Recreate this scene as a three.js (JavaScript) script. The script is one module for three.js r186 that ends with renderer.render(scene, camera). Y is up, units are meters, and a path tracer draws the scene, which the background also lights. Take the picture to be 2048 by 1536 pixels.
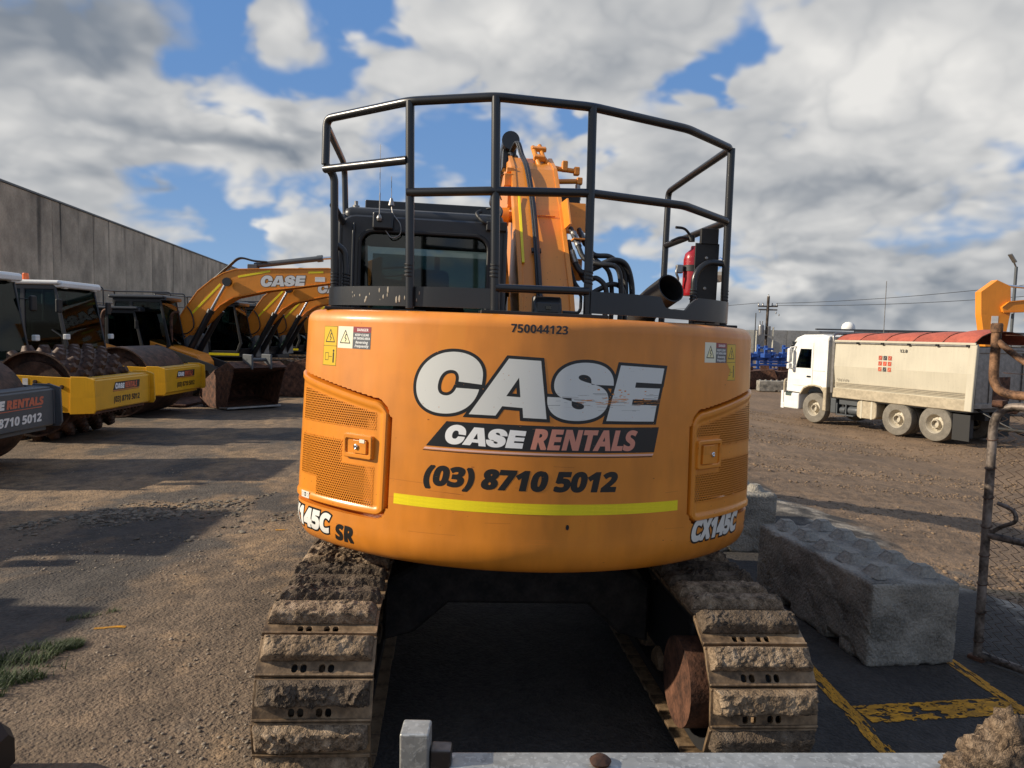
import * as THREE from 'three';
import { mergeGeometries, mergeVertices } from 'three/addons/utils/BufferGeometryUtils.js';
import { RoundedBoxGeometry } from 'three/addons/geometries/RoundedBoxGeometry.js';

// ------------------------------------------------------------------ camera, sky, sun, exposure
const D = Math.PI / 180;
const scene = new THREE.Scene();
const camera = new THREE.PerspectiveCamera(56.15, 4 / 3, 0.05, 3000);
camera.position.set(0, 2.1, 0);
camera.rotation.set(-4.1 * D, 0, 1.2 * D, 'YXZ');

const SUN_AZ = 7 * D, SUN_EL = 27 * D;           // from the left, a little behind the camera
const sunDir = new THREE.Vector3(-Math.cos(SUN_AZ) * Math.cos(SUN_EL), Math.sin(SUN_EL), Math.sin(SUN_AZ) * Math.cos(SUN_EL));
const sun = new THREE.DirectionalLight(new THREE.Color(1.0, 0.88, 0.70), 5.0);
sun.position.copy(sunDir).multiplyScalar(80).add(new THREE.Vector3(0, 0, -12));
sun.target.position.set(0, 0, -12);
sun.castShadow = true;
sun.shadow.mapSize.set(4096, 4096);
Object.assign(sun.shadow.camera, { left: -45, right: 45, top: 45, bottom: -45, near: 1, far: 220 });
scene.add(sun, sun.target);

const renderer = new THREE.WebGLRenderer({ antialias: true });
renderer.toneMapping = THREE.LinearToneMapping;
renderer.toneMappingExposure = 1.2;
renderer.shadowMap.enabled = true;

// seeded noise
function rng(seed) { let s = seed >>> 0; return () => { s = (s + 0x6d2b79f5) | 0; let t = Math.imul(s ^ (s >>> 15), 1 | s); t = (t + Math.imul(t ^ (t >>> 7), 61 | t)) ^ t; return ((t ^ (t >>> 14)) >>> 0) / 4294967296; }; }
const h2 = (x, y, s) => { let n = Math.imul(x | 0, 374761393) ^ Math.imul(y | 0, 668265263) ^ Math.imul(s | 0, 974711); n = Math.imul(n ^ (n >>> 13), 1274126177); n ^= n >>> 16; n = Math.imul(n, 2246822519); return ((n ^ (n >>> 15)) >>> 0) / 4294967296; };
const fade = (t) => t * t * (3 - 2 * t), lerp = (a, b, t) => a + (b - a) * t, clamp = (x, a = 0, b = 1) => Math.min(b, Math.max(a, x));
const sst = (a, b, x) => fade(clamp((x - a) / (b - a)));
function vn(x, y, s = 0, p = 0) {              // value noise, periodic when p > 0
  const i = Math.floor(x), j = Math.floor(y), u = fade(x - i), v = fade(y - j);
  const w = (a) => (p ? ((a % p) + p) % p : a), a0 = w(i), a1 = w(i + 1), b0 = w(j), b1 = w(j + 1);
  return lerp(lerp(h2(a0, b0, s), h2(a1, b0, s), u), lerp(h2(a0, b1, s), h2(a1, b1, s), u), v);
}
function fbm(x, y, o = 5, s = 0, p = 0, gain = 0.5) {
  let a = 1, t = 0, n = 0;
  for (let k = 0; k < o; k++) { t += a * vn(x, y, s + k * 17, p); n += a; a *= gain; x *= 2; y *= 2; p *= 2; }
  return t / n;
}
const v3n = (x, y, z, s = 0) => (vn(x + 31.7 * z, y - 17.3 * z, s) + vn(y + 11.3 * x, z + 7.7, s + 5) + vn(z - 3.1 * y, x + 5.9, s + 9)) / 3;

// the sky: blue air with broken cloud
{
  const W = 3072, H = 1536, data = new Float32Array(W * H * 4);
  // [px, py, rx, ry, amount] openings and banks of cloud, as directions seen from the yard
  const gaps = [[455, 60, 95, 105, .55], [400, 160, 55, 45, .3], [640, 195, 90, 30, .3], [725, 70, 75, 95, .5], [560, 150, 40, 40, .2], [905, 285, 105, 36, .45], [1150, 265, 60, 30, .3], [960, 215, 50, 30, .2], [1490, 115, 50, 90, .6], [1395, 205, 85, 36, .62], [1440, 165, 40, 40, .35], [1555, 40, 40, 60, .25],
    [400, 450, 130, 52, .55], [520, 505, 120, 34, .35], [300, 405, 70, 26, .25], [1240, 540, 100, 55, .7], [1900, 300, 190, 22, .22], [1120, 255, 80, 32, .3], [810, 400, 60, 45, .3], [790, 520, 50, 60, .3], [1640, 350, 140, 18, .12]];
  const banks = [[610, 110, 70, 60, .35], [170, 120, 330, 170, .4], [330, 425, 40, 22, .35], [570, 485, 75, 42, .5], [1130, 110, 230, 130, .42], [1800, 160, 330, 170, .5], [470, 290, 170, 60, .4], [250, 300, 220, 60, .35], [1600, 330, 300, 90, .35], [1500, 600, 600, 60, .3], [1600, 420, 420, 50, .25], [1560, 545, 100, 35, .3], [950, 70, 120, 80, .25], [620, 280, 120, 40, .25], [60, 420, 160, 90, .3], [1330, 420, 160, 70, .25], [1040, 420, 260, 90, .12]];
  const darks = [[110, 50, 300, 150, .85], [500, 300, 110, 38, .7], [300, 290, 140, 40, .35], [1830, 385, 150, 30, .6], [1560, 400, 150, 32, .4], [1850, 490, 380, 26, .5], [1750, 615, 500, 40, .55], [1150, 165, 150, 40, .35], [100, 400, 200, 50, .4], [1500, 250, 140, 40, .25], [315, 432, 45, 14, .6], [650, 290, 60, 50, .3], [1330, 330, 120, 40, .2], [250, 150, 160, 60, .3], [1650, 510, 160, 22, .3]];
  const lights = [[570, 462, 80, 32, .8], [1880, 130, 200, 90, .6], [1010, 90, 110, 70, .55], [480, 235, 90, 26, .55], [1560, 535, 80, 24, .6], [1950, 250, 120, 60, .35], [400, 320, 45, 16, .6], [230, 310, 50, 16, .5], [1920, 385, 60, 14, .5], [1640, 170, 120, 90, .4], [110, 165, 70, 22, .4], [345, 405, 26, 10, .7], [620, 90, 50, 40, .4], [1350, 470, 120, 40, .3], [240, 215, 100, 20, .35]];
  const blob = (list, x, y) => { let t = 0; for (const [a, b, c, d, e] of list) { const u = (x - a) / c, v = (y - b) / d, r = u * u + v * v; if (r < 6) t += e * Math.exp(-r); } return t; };
  for (let j = 0; j < H; j++) {
    const el = ((j + .5) / H - .5) * Math.PI, sy = Math.sin(el), cy = Math.cos(el);
    for (let i = 0; i < W; i++) {
      const o = (j * W + i) * 4; data[o + 3] = 1;
      if (sy < -.02) { data[o] = .30; data[o + 1] = .27; data[o + 2] = .23; continue; }
      const az = ((i + .5) / W - .5) * 2 * Math.PI, x = Math.cos(az) * cy, z = Math.sin(az) * cy;
      const k = 1 / (Math.max(sy, 0) + .42), u = x * k * 3.3 + 9.3, v = z * k * 3.3 + 4.1;
      const wx = fbm(u * 1.3 + 7, v * 1.3, 3, 3) - .5, wy = fbm(u * 1.3, v * 1.3 + 5, 3, 4) - .5;
      const n = fbm(u + wx * .8, v + wy * .8, 6, 11, 0, .55), b1 = fbm(u * 2.2 + wx, v * 2.2 + wy, 5, 29, 0, .56), n2 = .55 * b1 + .45 * (.34 + Math.abs(2 * fbm(u * 2.6 - wy, v * 2.6 + wx, 4, 37, 0, .55) - 1) * 1.25);
      let gap = 0, bank = 0, dark = 0, lite = 0, front = 0;
      if (-z > .25) {
        const px = 1024 + 1440 * x / -z + wx * 150 + (b1 - .5) * 190 + (n2 - .55) * 90, py = 668 - 1440 * sy / -z + wy * 110 + (n - .5) * 110 + (b1 - .5) * 90;
        front = sst(2900, 2100, px) * sst(-900, -100, px) * sst(-.25, .02, py / 3000 + .12);
        gap = blob(gaps, px, py); bank = blob(banks, px, py); dark = blob(darks, px, py); lite = blob(lights, px, py);
      }
      let den = .58 + (n - .5) * lerp(1.9, 1.0, front) + (n2 - .5) * .8 + (bank - gap * 1.15) * 1.0 + front * .03;
      const c = sst(.40, .78, den);
      let s = .34 + (n - .5) * .5 - (n2 - .6) * .95 + (b1 - .5) * .5 + dark * .72 - lite * .62 + (den - .8) * .10;
      s = clamp(s, 0, 1);
      const hz = Math.exp(-Math.max(sy, 0) * 5.5);
      const b = [lerp(.085, .27, hz), lerp(.20, .42, hz), lerp(.45, .60, hz)];
      const w = [lerp(.70, .185, s), lerp(.685, .21, s), lerp(.655, .245, s)];
      const thin = c * lerp(.97, .9, 0);
      for (let q = 0; q < 3; q++) data[o + q] = lerp(b[q], w[q], thin);
    }
  }
  const t = new THREE.DataTexture(data, W, H, THREE.RGBAFormat, THREE.FloatType);
  t.mapping = THREE.EquirectangularReflectionMapping; t.magFilter = THREE.LinearFilter; t.minFilter = THREE.LinearFilter; t.needsUpdate = true;
  scene.background = t; scene.environment = t;
}

// ------------------------------------------------------------------ helpers
const used = {};
function numbered(n) { used[n] = (used[n] ?? -1) + 1; return used[n] ? n + '_' + String(used[n]).padStart(3, '0') : n; }
const shade = (o) => { o.castShadow = true; o.receiveShadow = true; return o; };
function thing(name, label, category, pos = [0, 0, 0], turn = 0, group) {
  const o = new THREE.Group(); o.name = numbered(name); o.position.set(...pos); o.rotation.y = turn;
  o.userData = { label, category }; if (group) o.userData.group = group;
  scene.add(o); return o;
}
function part(name, geo, mat, parent, label) {
  const g = Array.isArray(geo) ? merge(geo) : geo;
  const m = shade(new THREE.Mesh(g, mat)); m.name = parent ? name : numbered(name);
  if (label) m.userData.label = label;
  (parent || scene).add(m); return m;
}
const solo = (name, geo, mat, label, category, group) => { const m = part(name, geo, mat); m.userData = { label, category }; if (group) m.userData.group = group; return m; };
const structure = (name, geo, mat) => { const m = part(name, geo, mat); m.userData = { kind: 'structure' }; return m; };
function copyOf(o, label, pos, turn) { const c = o.clone(); c.name = numbered(o.name.replace(/_\d{3}$/, '')); c.userData = { ...o.userData, label }; c.position.set(...pos); if (turn !== undefined) c.rotation.y = turn; scene.add(c); return c; }

function boxUV(g) {                                // uv in metres from the way each face points
  g = g.index ? g.toNonIndexed() : g;
  const p = g.attributes.position, uv = new Float32Array(p.count * 2), a = new THREE.Vector3(), b = new THREE.Vector3(), c = new THREE.Vector3(), n = new THREE.Vector3();
  for (let i = 0; i < p.count; i += 3) {
    a.fromBufferAttribute(p, i); b.fromBufferAttribute(p, i + 1); c.fromBufferAttribute(p, i + 2);
    n.copy(b).sub(a).cross(c.clone().sub(a)); const x = Math.abs(n.x), y = Math.abs(n.y), z = Math.abs(n.z);
    [a, b, c].forEach((q, k) => { const t = x > y && x > z ? [q.z, q.y] : y > z ? [q.x, q.z] : [q.x, q.y]; uv.set(t, (i + k) * 2); });
  }
  g.setAttribute('uv', new THREE.BufferAttribute(uv, 2)); return g;
}
function clean(g) { const o = g.index ? g.toNonIndexed() : g; for (const k of Object.keys(o.attributes)) if (!['position', 'normal', 'uv'].includes(k)) o.deleteAttribute(k); if (!o.attributes.uv) boxUV(o); if (!o.attributes.normal) o.computeVertexNormals(); o.morphAttributes = {}; o.clearGroups(); return o; }
const merge = (list) => (list.length === 1 ? list[0] : mergeGeometries(list.map(clean), false));
const mv = (g, x = 0, y = 0, z = 0, rx = 0, ry = 0, rz = 0) => g.applyMatrix4(new THREE.Matrix4().compose(new THREE.Vector3(x, y, z), new THREE.Quaternion().setFromEuler(new THREE.Euler(rx, ry, rz, 'YXZ')), new THREE.Vector3(1, 1, 1)));
const rb = (w, h, d, x = 0, y = 0, z = 0, r = .012, rx = 0, ry = 0, rz = 0) => mv(boxUV(new RoundedBoxGeometry(w, h, d, 1, Math.min(r, w / 2.01, h / 2.01, d / 2.01))), x, y, z, rx, ry, rz);
// box by its limits
const bl = (x0, x1, y0, y1, z0, z1, r = .012) => rb(x1 - x0, y1 - y0, z1 - z0, (x0 + x1) / 2, (y0 + y1) / 2, (z0 + z1) / 2, r);
function ext(pts, depth, bevel = .008, holes = [], seg = 1) {         // polygon (x, y) extruded along z, centred
  const s = new THREE.Shape(pts.map((p) => new THREE.Vector2(...p)));
  for (const h of holes) s.holes.push(new THREE.Path(h.map((p) => new THREE.Vector2(...p))));
  const g = new THREE.ExtrudeGeometry(s, { depth: Math.max(depth - 2 * bevel, .0005), bevelEnabled: bevel > 0, bevelSize: bevel, bevelOffset: -bevel, bevelThickness: bevel, bevelSegments: seg, curveSegments: 6 });
  g.translate(0, 0, -depth / 2 + bevel); return boxUV(g);
}
const rot = (g, rx, ry, rz) => mv(g, 0, 0, 0, rx, ry, rz);
// polygon given as (z, y), extruded along x
const extX = (pts, x0, x1, bevel = .008, holes = []) => mv(rot(ext(pts.map(([z, y]) => [-z, y]), x1 - x0, bevel, holes.map((h) => h.map(([z, y]) => [-z, y]))), 0, Math.PI / 2, 0), (x0 + x1) / 2, 0, 0);
const extZ = (pts, z0, z1, bevel = .008, holes = []) => mv(ext(pts, z1 - z0, bevel, holes), 0, 0, (z0 + z1) / 2);
function rrect(x0, x1, y0, y1, r, n = 4) { const out = []; for (const [cx, cy, a] of [[x1 - r, y1 - r, 0], [x0 + r, y1 - r, 1], [x0 + r, y0 + r, 2], [x1 - r, y0 + r, 3]]) for (let k = 0; k <= n; k++) { const t = (a + k / n) * Math.PI / 2; out.push([cx + r * Math.cos(t), cy + r * Math.sin(t)]); } return out; }
const V = (a) => new THREE.Vector3(...a);
// tube along a list of points; corners are rounded by `bend`
function sweep(pts, r, bend = .05, rs = 10, smooth = false, caps = true) {
  let P = pts.map(V);
  if (smooth) P = new THREE.CatmullRomCurve3(P, false, 'centripetal').getPoints((pts.length - 1) * 8);
  else if (bend > 0 && P.length > 2) {
    const Q = [P[0]];
    for (let i = 1; i < P.length - 1; i++) {
      const a = P[i - 1].clone().sub(P[i]), b = P[i + 1].clone().sub(P[i]), m = Math.min(bend, a.length() * .48, b.length() * .48);
      const s = P[i].clone().addScaledVector(a.normalize(), m), e = P[i].clone().addScaledVector(b.normalize(), m);
      for (let k = 0; k <= 6; k++) { const t = k / 6; Q.push(s.clone().multiplyScalar((1 - t) * (1 - t)).addScaledVector(P[i], 2 * t * (1 - t)).addScaledVector(e, t * t)); }
    }
    Q.push(P[P.length - 1]); P = Q;
  }
  const pos = [], nor = [], uv = [], idx = [], n = P.length;
  let N = null, L = 0;
  for (let i = 0; i < n; i++) {
    const T = P[Math.min(i + 1, n - 1)].clone().sub(P[Math.max(i - 1, 0)]).normalize();
    if (!N) N = Math.abs(T.y) < .9 ? new THREE.Vector3(0, 1, 0) : new THREE.Vector3(1, 0, 0);
    N = N.clone().addScaledVector(T, -N.dot(T)).normalize(); const B = T.clone().cross(N);
    if (i) L += P[i].distanceTo(P[i - 1]);
    const R = typeof r === 'function' ? r(i / (n - 1)) : r;
    for (let k = 0; k <= rs; k++) { const a = k / rs * 2 * Math.PI, d = N.clone().multiplyScalar(Math.cos(a)).addScaledVector(B, Math.sin(a)); const q = P[i].clone().addScaledVector(d, R); pos.push(q.x, q.y, q.z); nor.push(d.x, d.y, d.z); uv.push(k / rs * 6.28 * R, L); }
    if (i) for (let k = 0; k < rs; k++) { const a = (i - 1) * (rs + 1) + k, b = a + rs + 1; idx.push(a, a + 1, b, b, a + 1, b + 1); }
  }
  if (caps) for (const i of [0, n - 1]) {
    const c = pos.length / 3, T = (i ? P[n - 1].clone().sub(P[n - 2]) : P[0].clone().sub(P[1])).normalize();
    pos.push(P[i].x, P[i].y, P[i].z); nor.push(T.x, T.y, T.z); uv.push(0, 0);
    for (let k = 0; k <= rs; k++) { const s = (i * (rs + 1) + k) * 3; pos.push(pos[s], pos[s + 1], pos[s + 2]); nor.push(T.x, T.y, T.z); uv.push(0, 0); }
    for (let k = 0; k < rs; k++) i ? idx.push(c, c + 1 + k, c + 2 + k) : idx.push(c, c + 2 + k, c + 1 + k);
  }
  const g = new THREE.BufferGeometry(); g.setAttribute('position', new THREE.Float32BufferAttribute(pos, 3)); g.setAttribute('normal', new THREE.Float32BufferAttribute(nor, 3)); g.setAttribute('uv', new THREE.Float32BufferAttribute(uv, 2)); g.setIndex(idx); return g;
}
const bar = (a, b, r, rs = 12) => sweep([a, b], r, 0, rs);
// lathe given (radius, axial) points, axis 'x' | 'y' | 'z'
function lathe(pts, axis = 'y', n = 32, x = 0, y = 0, z = 0) {
  let g = new THREE.LatheGeometry(pts.map((p) => new THREE.Vector2(...p)), n); g = g.toNonIndexed(); g.computeVertexNormals();
  g = smoothNormals(g, 40);
  if (axis === 'x') g.rotateZ(-Math.PI / 2); if (axis === 'z') g.rotateX(Math.PI / 2); g.translate(x, y, z); return boxUV(g);
}
function smoothNormals(g, deg) {                 // crease-aware smoothing
  const p = g.attributes.position, m = new Map(), fn = [], cos = Math.cos(deg * D), key = (i) => Math.round(p.getX(i) * 2e4) + ',' + Math.round(p.getY(i) * 2e4) + ',' + Math.round(p.getZ(i) * 2e4);
  const a = new THREE.Vector3(), b = new THREE.Vector3(), c = new THREE.Vector3();
  for (let i = 0; i < p.count; i += 3) { a.fromBufferAttribute(p, i); b.fromBufferAttribute(p, i + 1); c.fromBufferAttribute(p, i + 2); const n = b.sub(a).cross(c.sub(a)); const ar = n.length(); n.divideScalar(ar || 1); fn.push([n.clone(), ar]); for (let k = 0; k < 3; k++) { const q = key(i + k); (m.get(q) || m.set(q, []).get(q)).push(i / 3); } }
  const nor = new Float32Array(p.count * 3);
  for (let i = 0; i < p.count; i++) { const f = fn[Math.floor(i / 3)][0], s = new THREE.Vector3(); for (const t of m.get(key(i))) if (fn[t][0].dot(f) > cos) s.addScaledVector(fn[t][0], fn[t][1]); s.normalize(); if (!s.lengthSq()) s.copy(f); nor.set([s.x, s.y, s.z], i * 3); }
  g.setAttribute('normal', new THREE.BufferAttribute(nor, 3)); return g;
}
// grid surface from f(u, v) -> [x, y, z], uv from w(u, v)
function grid(nu, nv, f, w = (u, v) => [u, v]) {
  const pos = [], uv = [], idx = [];
  for (let j = 0; j <= nv; j++) for (let i = 0; i <= nu; i++) { pos.push(...f(i / nu, j / nv)); uv.push(...w(i / nu, j / nv)); }
  for (let j = 0; j < nv; j++) for (let i = 0; i < nu; i++) { const a = j * (nu + 1) + i, b = a + nu + 1; idx.push(a, a + 1, b, b, a + 1, b + 1); }
  const g = new THREE.BufferGeometry(); g.setAttribute('position', new THREE.Float32BufferAttribute(pos, 3)); g.setAttribute('uv', new THREE.Float32BufferAttribute(uv, 2)); g.setIndex(idx); g.computeVertexNormals(); return g;
}
// textures
function dataTex(n, f, size, srgb = false) {
  const d = new Uint8Array(n * n * 4);
  for (let j = 0; j < n; j++) for (let i = 0; i < n; i++) { const c = f(i / n, j / n, i, j), o = (j * n + i) * 4; for (let k = 0; k < 3; k++) d[o + k] = clamp(typeof c === 'number' ? c : c[k]) * 255; d[o + 3] = 255; }
  const t = new THREE.DataTexture(d, n, n); t.wrapS = t.wrapT = THREE.RepeatWrapping; t.magFilter = THREE.LinearFilter; t.minFilter = THREE.LinearMipmapLinearFilter; if (srgb) t.colorSpace = THREE.SRGBColorSpace;
  t.repeat.set(1 / size, 1 / size); t.needsUpdate = true; return t;
}
const scaled = (t, size) => { const c = t.clone(); c.repeat.set(1 / size, 1 / size); c.needsUpdate = true; return c; };
function canvasTex(w, h, draw, srgb = true) {
  const c = document.createElement('canvas'); c.width = w; c.height = h; const x = c.getContext('2d'); draw(x, w, h);
  const t = new THREE.CanvasTexture(c); if (srgb) t.colorSpace = THREE.SRGBColorSpace; t.magFilter = THREE.LinearFilter; t.anisotropy = 8; return t;
}
const mat = (r, g, b, rough = .6, metal = 0, o = {}) => { const m = new THREE.MeshPhysicalMaterial({ roughness: rough, metalness: metal, ...o }); m.color.setRGB(r, g, b); m.side = THREE.DoubleSide; return m; };

const T = {};
T.grit = dataTex(512, (u, v) => { const a = fbm(u * 24, v * 24, 4, 1, 24), b = fbm(u * 6, v * 6, 4, 9, 6); return clamp(.5 + (a - .5) * .9 + (b - .5) * .7); }, 1);
T.gritFine = dataTex(512, (u, v) => clamp(.5 + (fbm(u * 64, v * 64, 3, 2, 64) - .5) * 1.5), 1);
T.dirtTint = dataTex(512, (u, v) => { const a = fbm(u * 5, v * 5, 5, 21, 5), b = fbm(u * 40, v * 40, 3, 22, 40), k = clamp(.86 + (a - .5) * .55 + (b - .5) * .4, .45, 1); return [k, k * .99, k * .97]; }, 1);
T.paintTint = dataTex(512, (u, v) => { const a = fbm(u * 4, v * 3, 5, 31, 4), st = fbm(u * 60, v * 3, 3, 33, 60), k = clamp(.95 + (a - .5) * .18 + (st - .5) * .10, .7, 1), sp = h2(Math.floor(u * 180), Math.floor(v * 180), 5) > .9965 ? .6 : 1; return [k * sp, k * sp, k * sp * .99]; }, 1);
T.rust = dataTex(512, (u, v) => { const a = fbm(u * 6, v * 6, 5, 41, 6), b = fbm(u * 36, v * 36, 3, 43, 36), k = clamp(.55 + (a - .5) * 1.3 + (b - .5) * .6, .15, 1); return [k, k * lerp(.8, .95, a), k * lerp(.65, .95, a)]; }, 1);
T.conc = dataTex(1024, (u, v) => { const a = fbm(u * 4, v * 4, 6, 51, 4), b = fbm(u * 70, v * 70, 2, 53, 70), pit = vn(u * 110, v * 110, 57, 110) * (fbm(u * 5, v * 5, 3, 58, 5) + .25) > .86 ? .55 : 1; const k = clamp(.80 + (a - .5) * 1.15 + (b - .5) * .45, .25, 1) * pit; return [k, k * .985, k * .96]; }, 1);
T.concBump = dataTex(1024, (u, v) => { const pit = vn(u * 110, v * 110, 57, 110) * (fbm(u * 5, v * 5, 3, 58, 5) + .25) > .86 ? -.5 : 0; return clamp(.62 + (fbm(u * 30, v * 30, 4, 61, 30) - .5) * .5 + pit); }, 1);
T.galv = dataTex(512, (u, v) => { let m = 9, id = 0; const X = u * 26, Y = v * 26; for (let a = -1; a < 2; a++) for (let b = -1; b < 2; b++) { const i = Math.floor(X) + a, j = Math.floor(Y) + b, ii = (i + 26) % 26, jj = (j + 26) % 26, d = Math.hypot(i + h2(ii, jj, 3) - X, j + h2(ii, jj, 4) - Y); if (d < m) { m = d; id = h2(ii, jj, 7); } } const sp = fbm(u * 50, v * 50, 3, 71, 50) > .66 ? .25 : 0; const k = clamp(.62 + id * .22 + sp + (fbm(u * 5, v * 5, 4, 73, 5) - .5) * .4); return [k, k, k * .97]; }, .3);

// ------------------------------------------------------------------ materials
const P1 = { map: scaled(T.paintTint, 1.1) };
const M = {
  orange: mat(.76, .262, .021, .36, 0, { ...P1, clearcoat: .4, clearcoatRoughness: .2 }),
  orangeFar: mat(.76, .262, .021, .42, 0, P1),
  boomOrange: mat(.76, .262, .021, .42, 0, { ...P1, clearcoat: .2, clearcoatRoughness: .3 }),
  black: mat(.012, .0125, .014, .34, 0, { map: scaled(T.paintTint, .7), clearcoat: .25, clearcoatRoughness: .25 }),
  blackMatt: mat(.014, .014, .015, .62, 0, { map: scaled(T.dirtTint, .8) }),
  cabGrey: mat(.028, .030, .034, .38, 0, { map: scaled(T.paintTint, .9) }),
  rubber: mat(.015, .015, .0155, .55, 0),
  hose: mat(.017, .017, .018, .42, 0, { bumpMap: scaled(T.gritFine, .05), bumpScale: .0006 }),
  chrome: mat(.72, .72, .73, .12, 1),
  steel: mat(.33, .32, .31, .42, .85, { map: scaled(T.dirtTint, .5) }),
  glass: new THREE.MeshPhysicalMaterial({ color: 0x9fb0ac, roughness: .03, transmission: 1, thickness: 0, ior: 1.5, specularIntensity: .35, side: THREE.DoubleSide }),
  glassDark: new THREE.MeshPhysicalMaterial({ color: 0x9aa5a2, roughness: .04, transmission: 1, thickness: 0, ior: 1.52, side: THREE.DoubleSide }),
  mud: mat(.36, .285, .19, .95, 0, { map: scaled(T.rust, .33), bumpMap: scaled(T.grit, .16), bumpScale: .006 }),
  mudDark: mat(.19, .155, .112, .95, 0, { map: scaled(T.rust, .27), bumpMap: scaled(T.grit, .13), bumpScale: .008 }),
  mudPale: mat(.43, .35, .245, .95, 0, { map: scaled(T.rust, .21), bumpMap: scaled(T.grit, .11), bumpScale: .007 }),
  underframe: mat(.034, .029, .024, .8, 0, { map: scaled(T.rust, .5), bumpMap: scaled(T.grit, .3), bumpScale: .004 }),
  plate: mat(.34, .255, .155, .6, .2, { map: scaled(T.rust, .6), bumpMap: scaled(T.grit, .2), bumpScale: .001 }),
  shoe: mat(.25, .18, .105, .72, .15, { map: scaled(T.rust, .4), bumpMap: scaled(T.grit, .2), bumpScale: .002 }),
  rusty: mat(.16, .075, .042, .8, .1, { map: scaled(T.rust, .5), bumpMap: scaled(T.grit, .3), bumpScale: .003 }),
  drumRust: mat(.115, .062, .040, .62, .25, { map: scaled(T.rust, .8), bumpMap: scaled(T.grit, .3), bumpScale: .002 }),
  yellow: mat(.74, .375, .012, .4, 0, { map: scaled(T.paintTint, .8) }),
  greyFrame: mat(.075, .082, .09, .45, 0, { map: scaled(T.paintTint, .8) }),
  white: mat(.78, .77, .74, .35, 0, { map: scaled(T.paintTint, 1.6) }),
  cream: mat(.52, .475, .375, .5, 0, { map: scaled(T.paintTint, 2.2) }),
  creamDust: mat(.44, .375, .27, .7, 0, { map: scaled(T.dirtTint, 2.5) }),
  tarp: mat(.47, .11, .065, .65, 0, { map: scaled(T.dirtTint, 2) }),
  tyre: mat(.20, .18, .15, .9, 0, { map: scaled(T.dirtTint, .7), bumpMap: scaled(T.grit, .2), bumpScale: .004 }),
  tyreDark: mat(.03, .029, .028, .85, 0, { map: scaled(T.dirtTint, .7) }),
  rim: mat(.50, .45, .36, .6, .1, { map: scaled(T.dirtTint, .6) }),
  concrete: mat(.32, .297, .255, .92, 0, { map: scaled(T.conc, .75), bumpMap: scaled(T.concBump, .45), bumpScale: .02 }),
  galv: mat(.50, .50, .49, .42, .55, { map: T.galv, bumpMap: T.galv, bumpScale: .0004 }),
  gateRust: mat(.30, .175, .095, .75, .15, { map: scaled(T.rust, .35), bumpMap: scaled(T.grit, .12), bumpScale: .001 }),
  gateGalv: mat(.30, .275, .25, .55, .4, { map: scaled(T.rust, .5) }),
  red: mat(.30, .010, .016, .3, 0, { clearcoat: .5 }),
  tape: mat(.93, .74, .012, .38, 0, { map: scaled(T.paintTint, .35) }),
  beacon: mat(.75, .13, .01, .25, 0, { clearcoat: .6 }),
  blue: mat(.015, .07, .30, .45, 0, { map: scaled(T.paintTint, 1) }),
  mirrorGlass: mat(.9, .9, .9, .03, 1),
  seat: mat(.02, .02, .022, .8, 0),
  skin: mat(.3, .27, .22, .8, 0),
  wood: mat(.11, .095, .08, .85, 0, { map: scaled(T.rust, 2) }),
  farGrey: mat(.34, .34, .325, .8, 0, { map: scaled(T.dirtTint, 6) }),
  farCream: mat(.58, .56, .48, .8, 0, { map: scaled(T.dirtTint, 6) }),
};

// ground height: level on the left, falling gently to the right
const HX = [[-400, .05], [-2.2, .05], [2.2, -.05], [3.6, -.10], [11, -1.05], [400, -1.05]];
function gh(x) { for (let i = 1; i < HX.length; i++) if (x <= HX[i][0]) { const [a, p] = HX[i - 1], [b, q] = HX[i]; return lerp(p, q, (x - a) / (b - a)); } return -1.05; }
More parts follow.
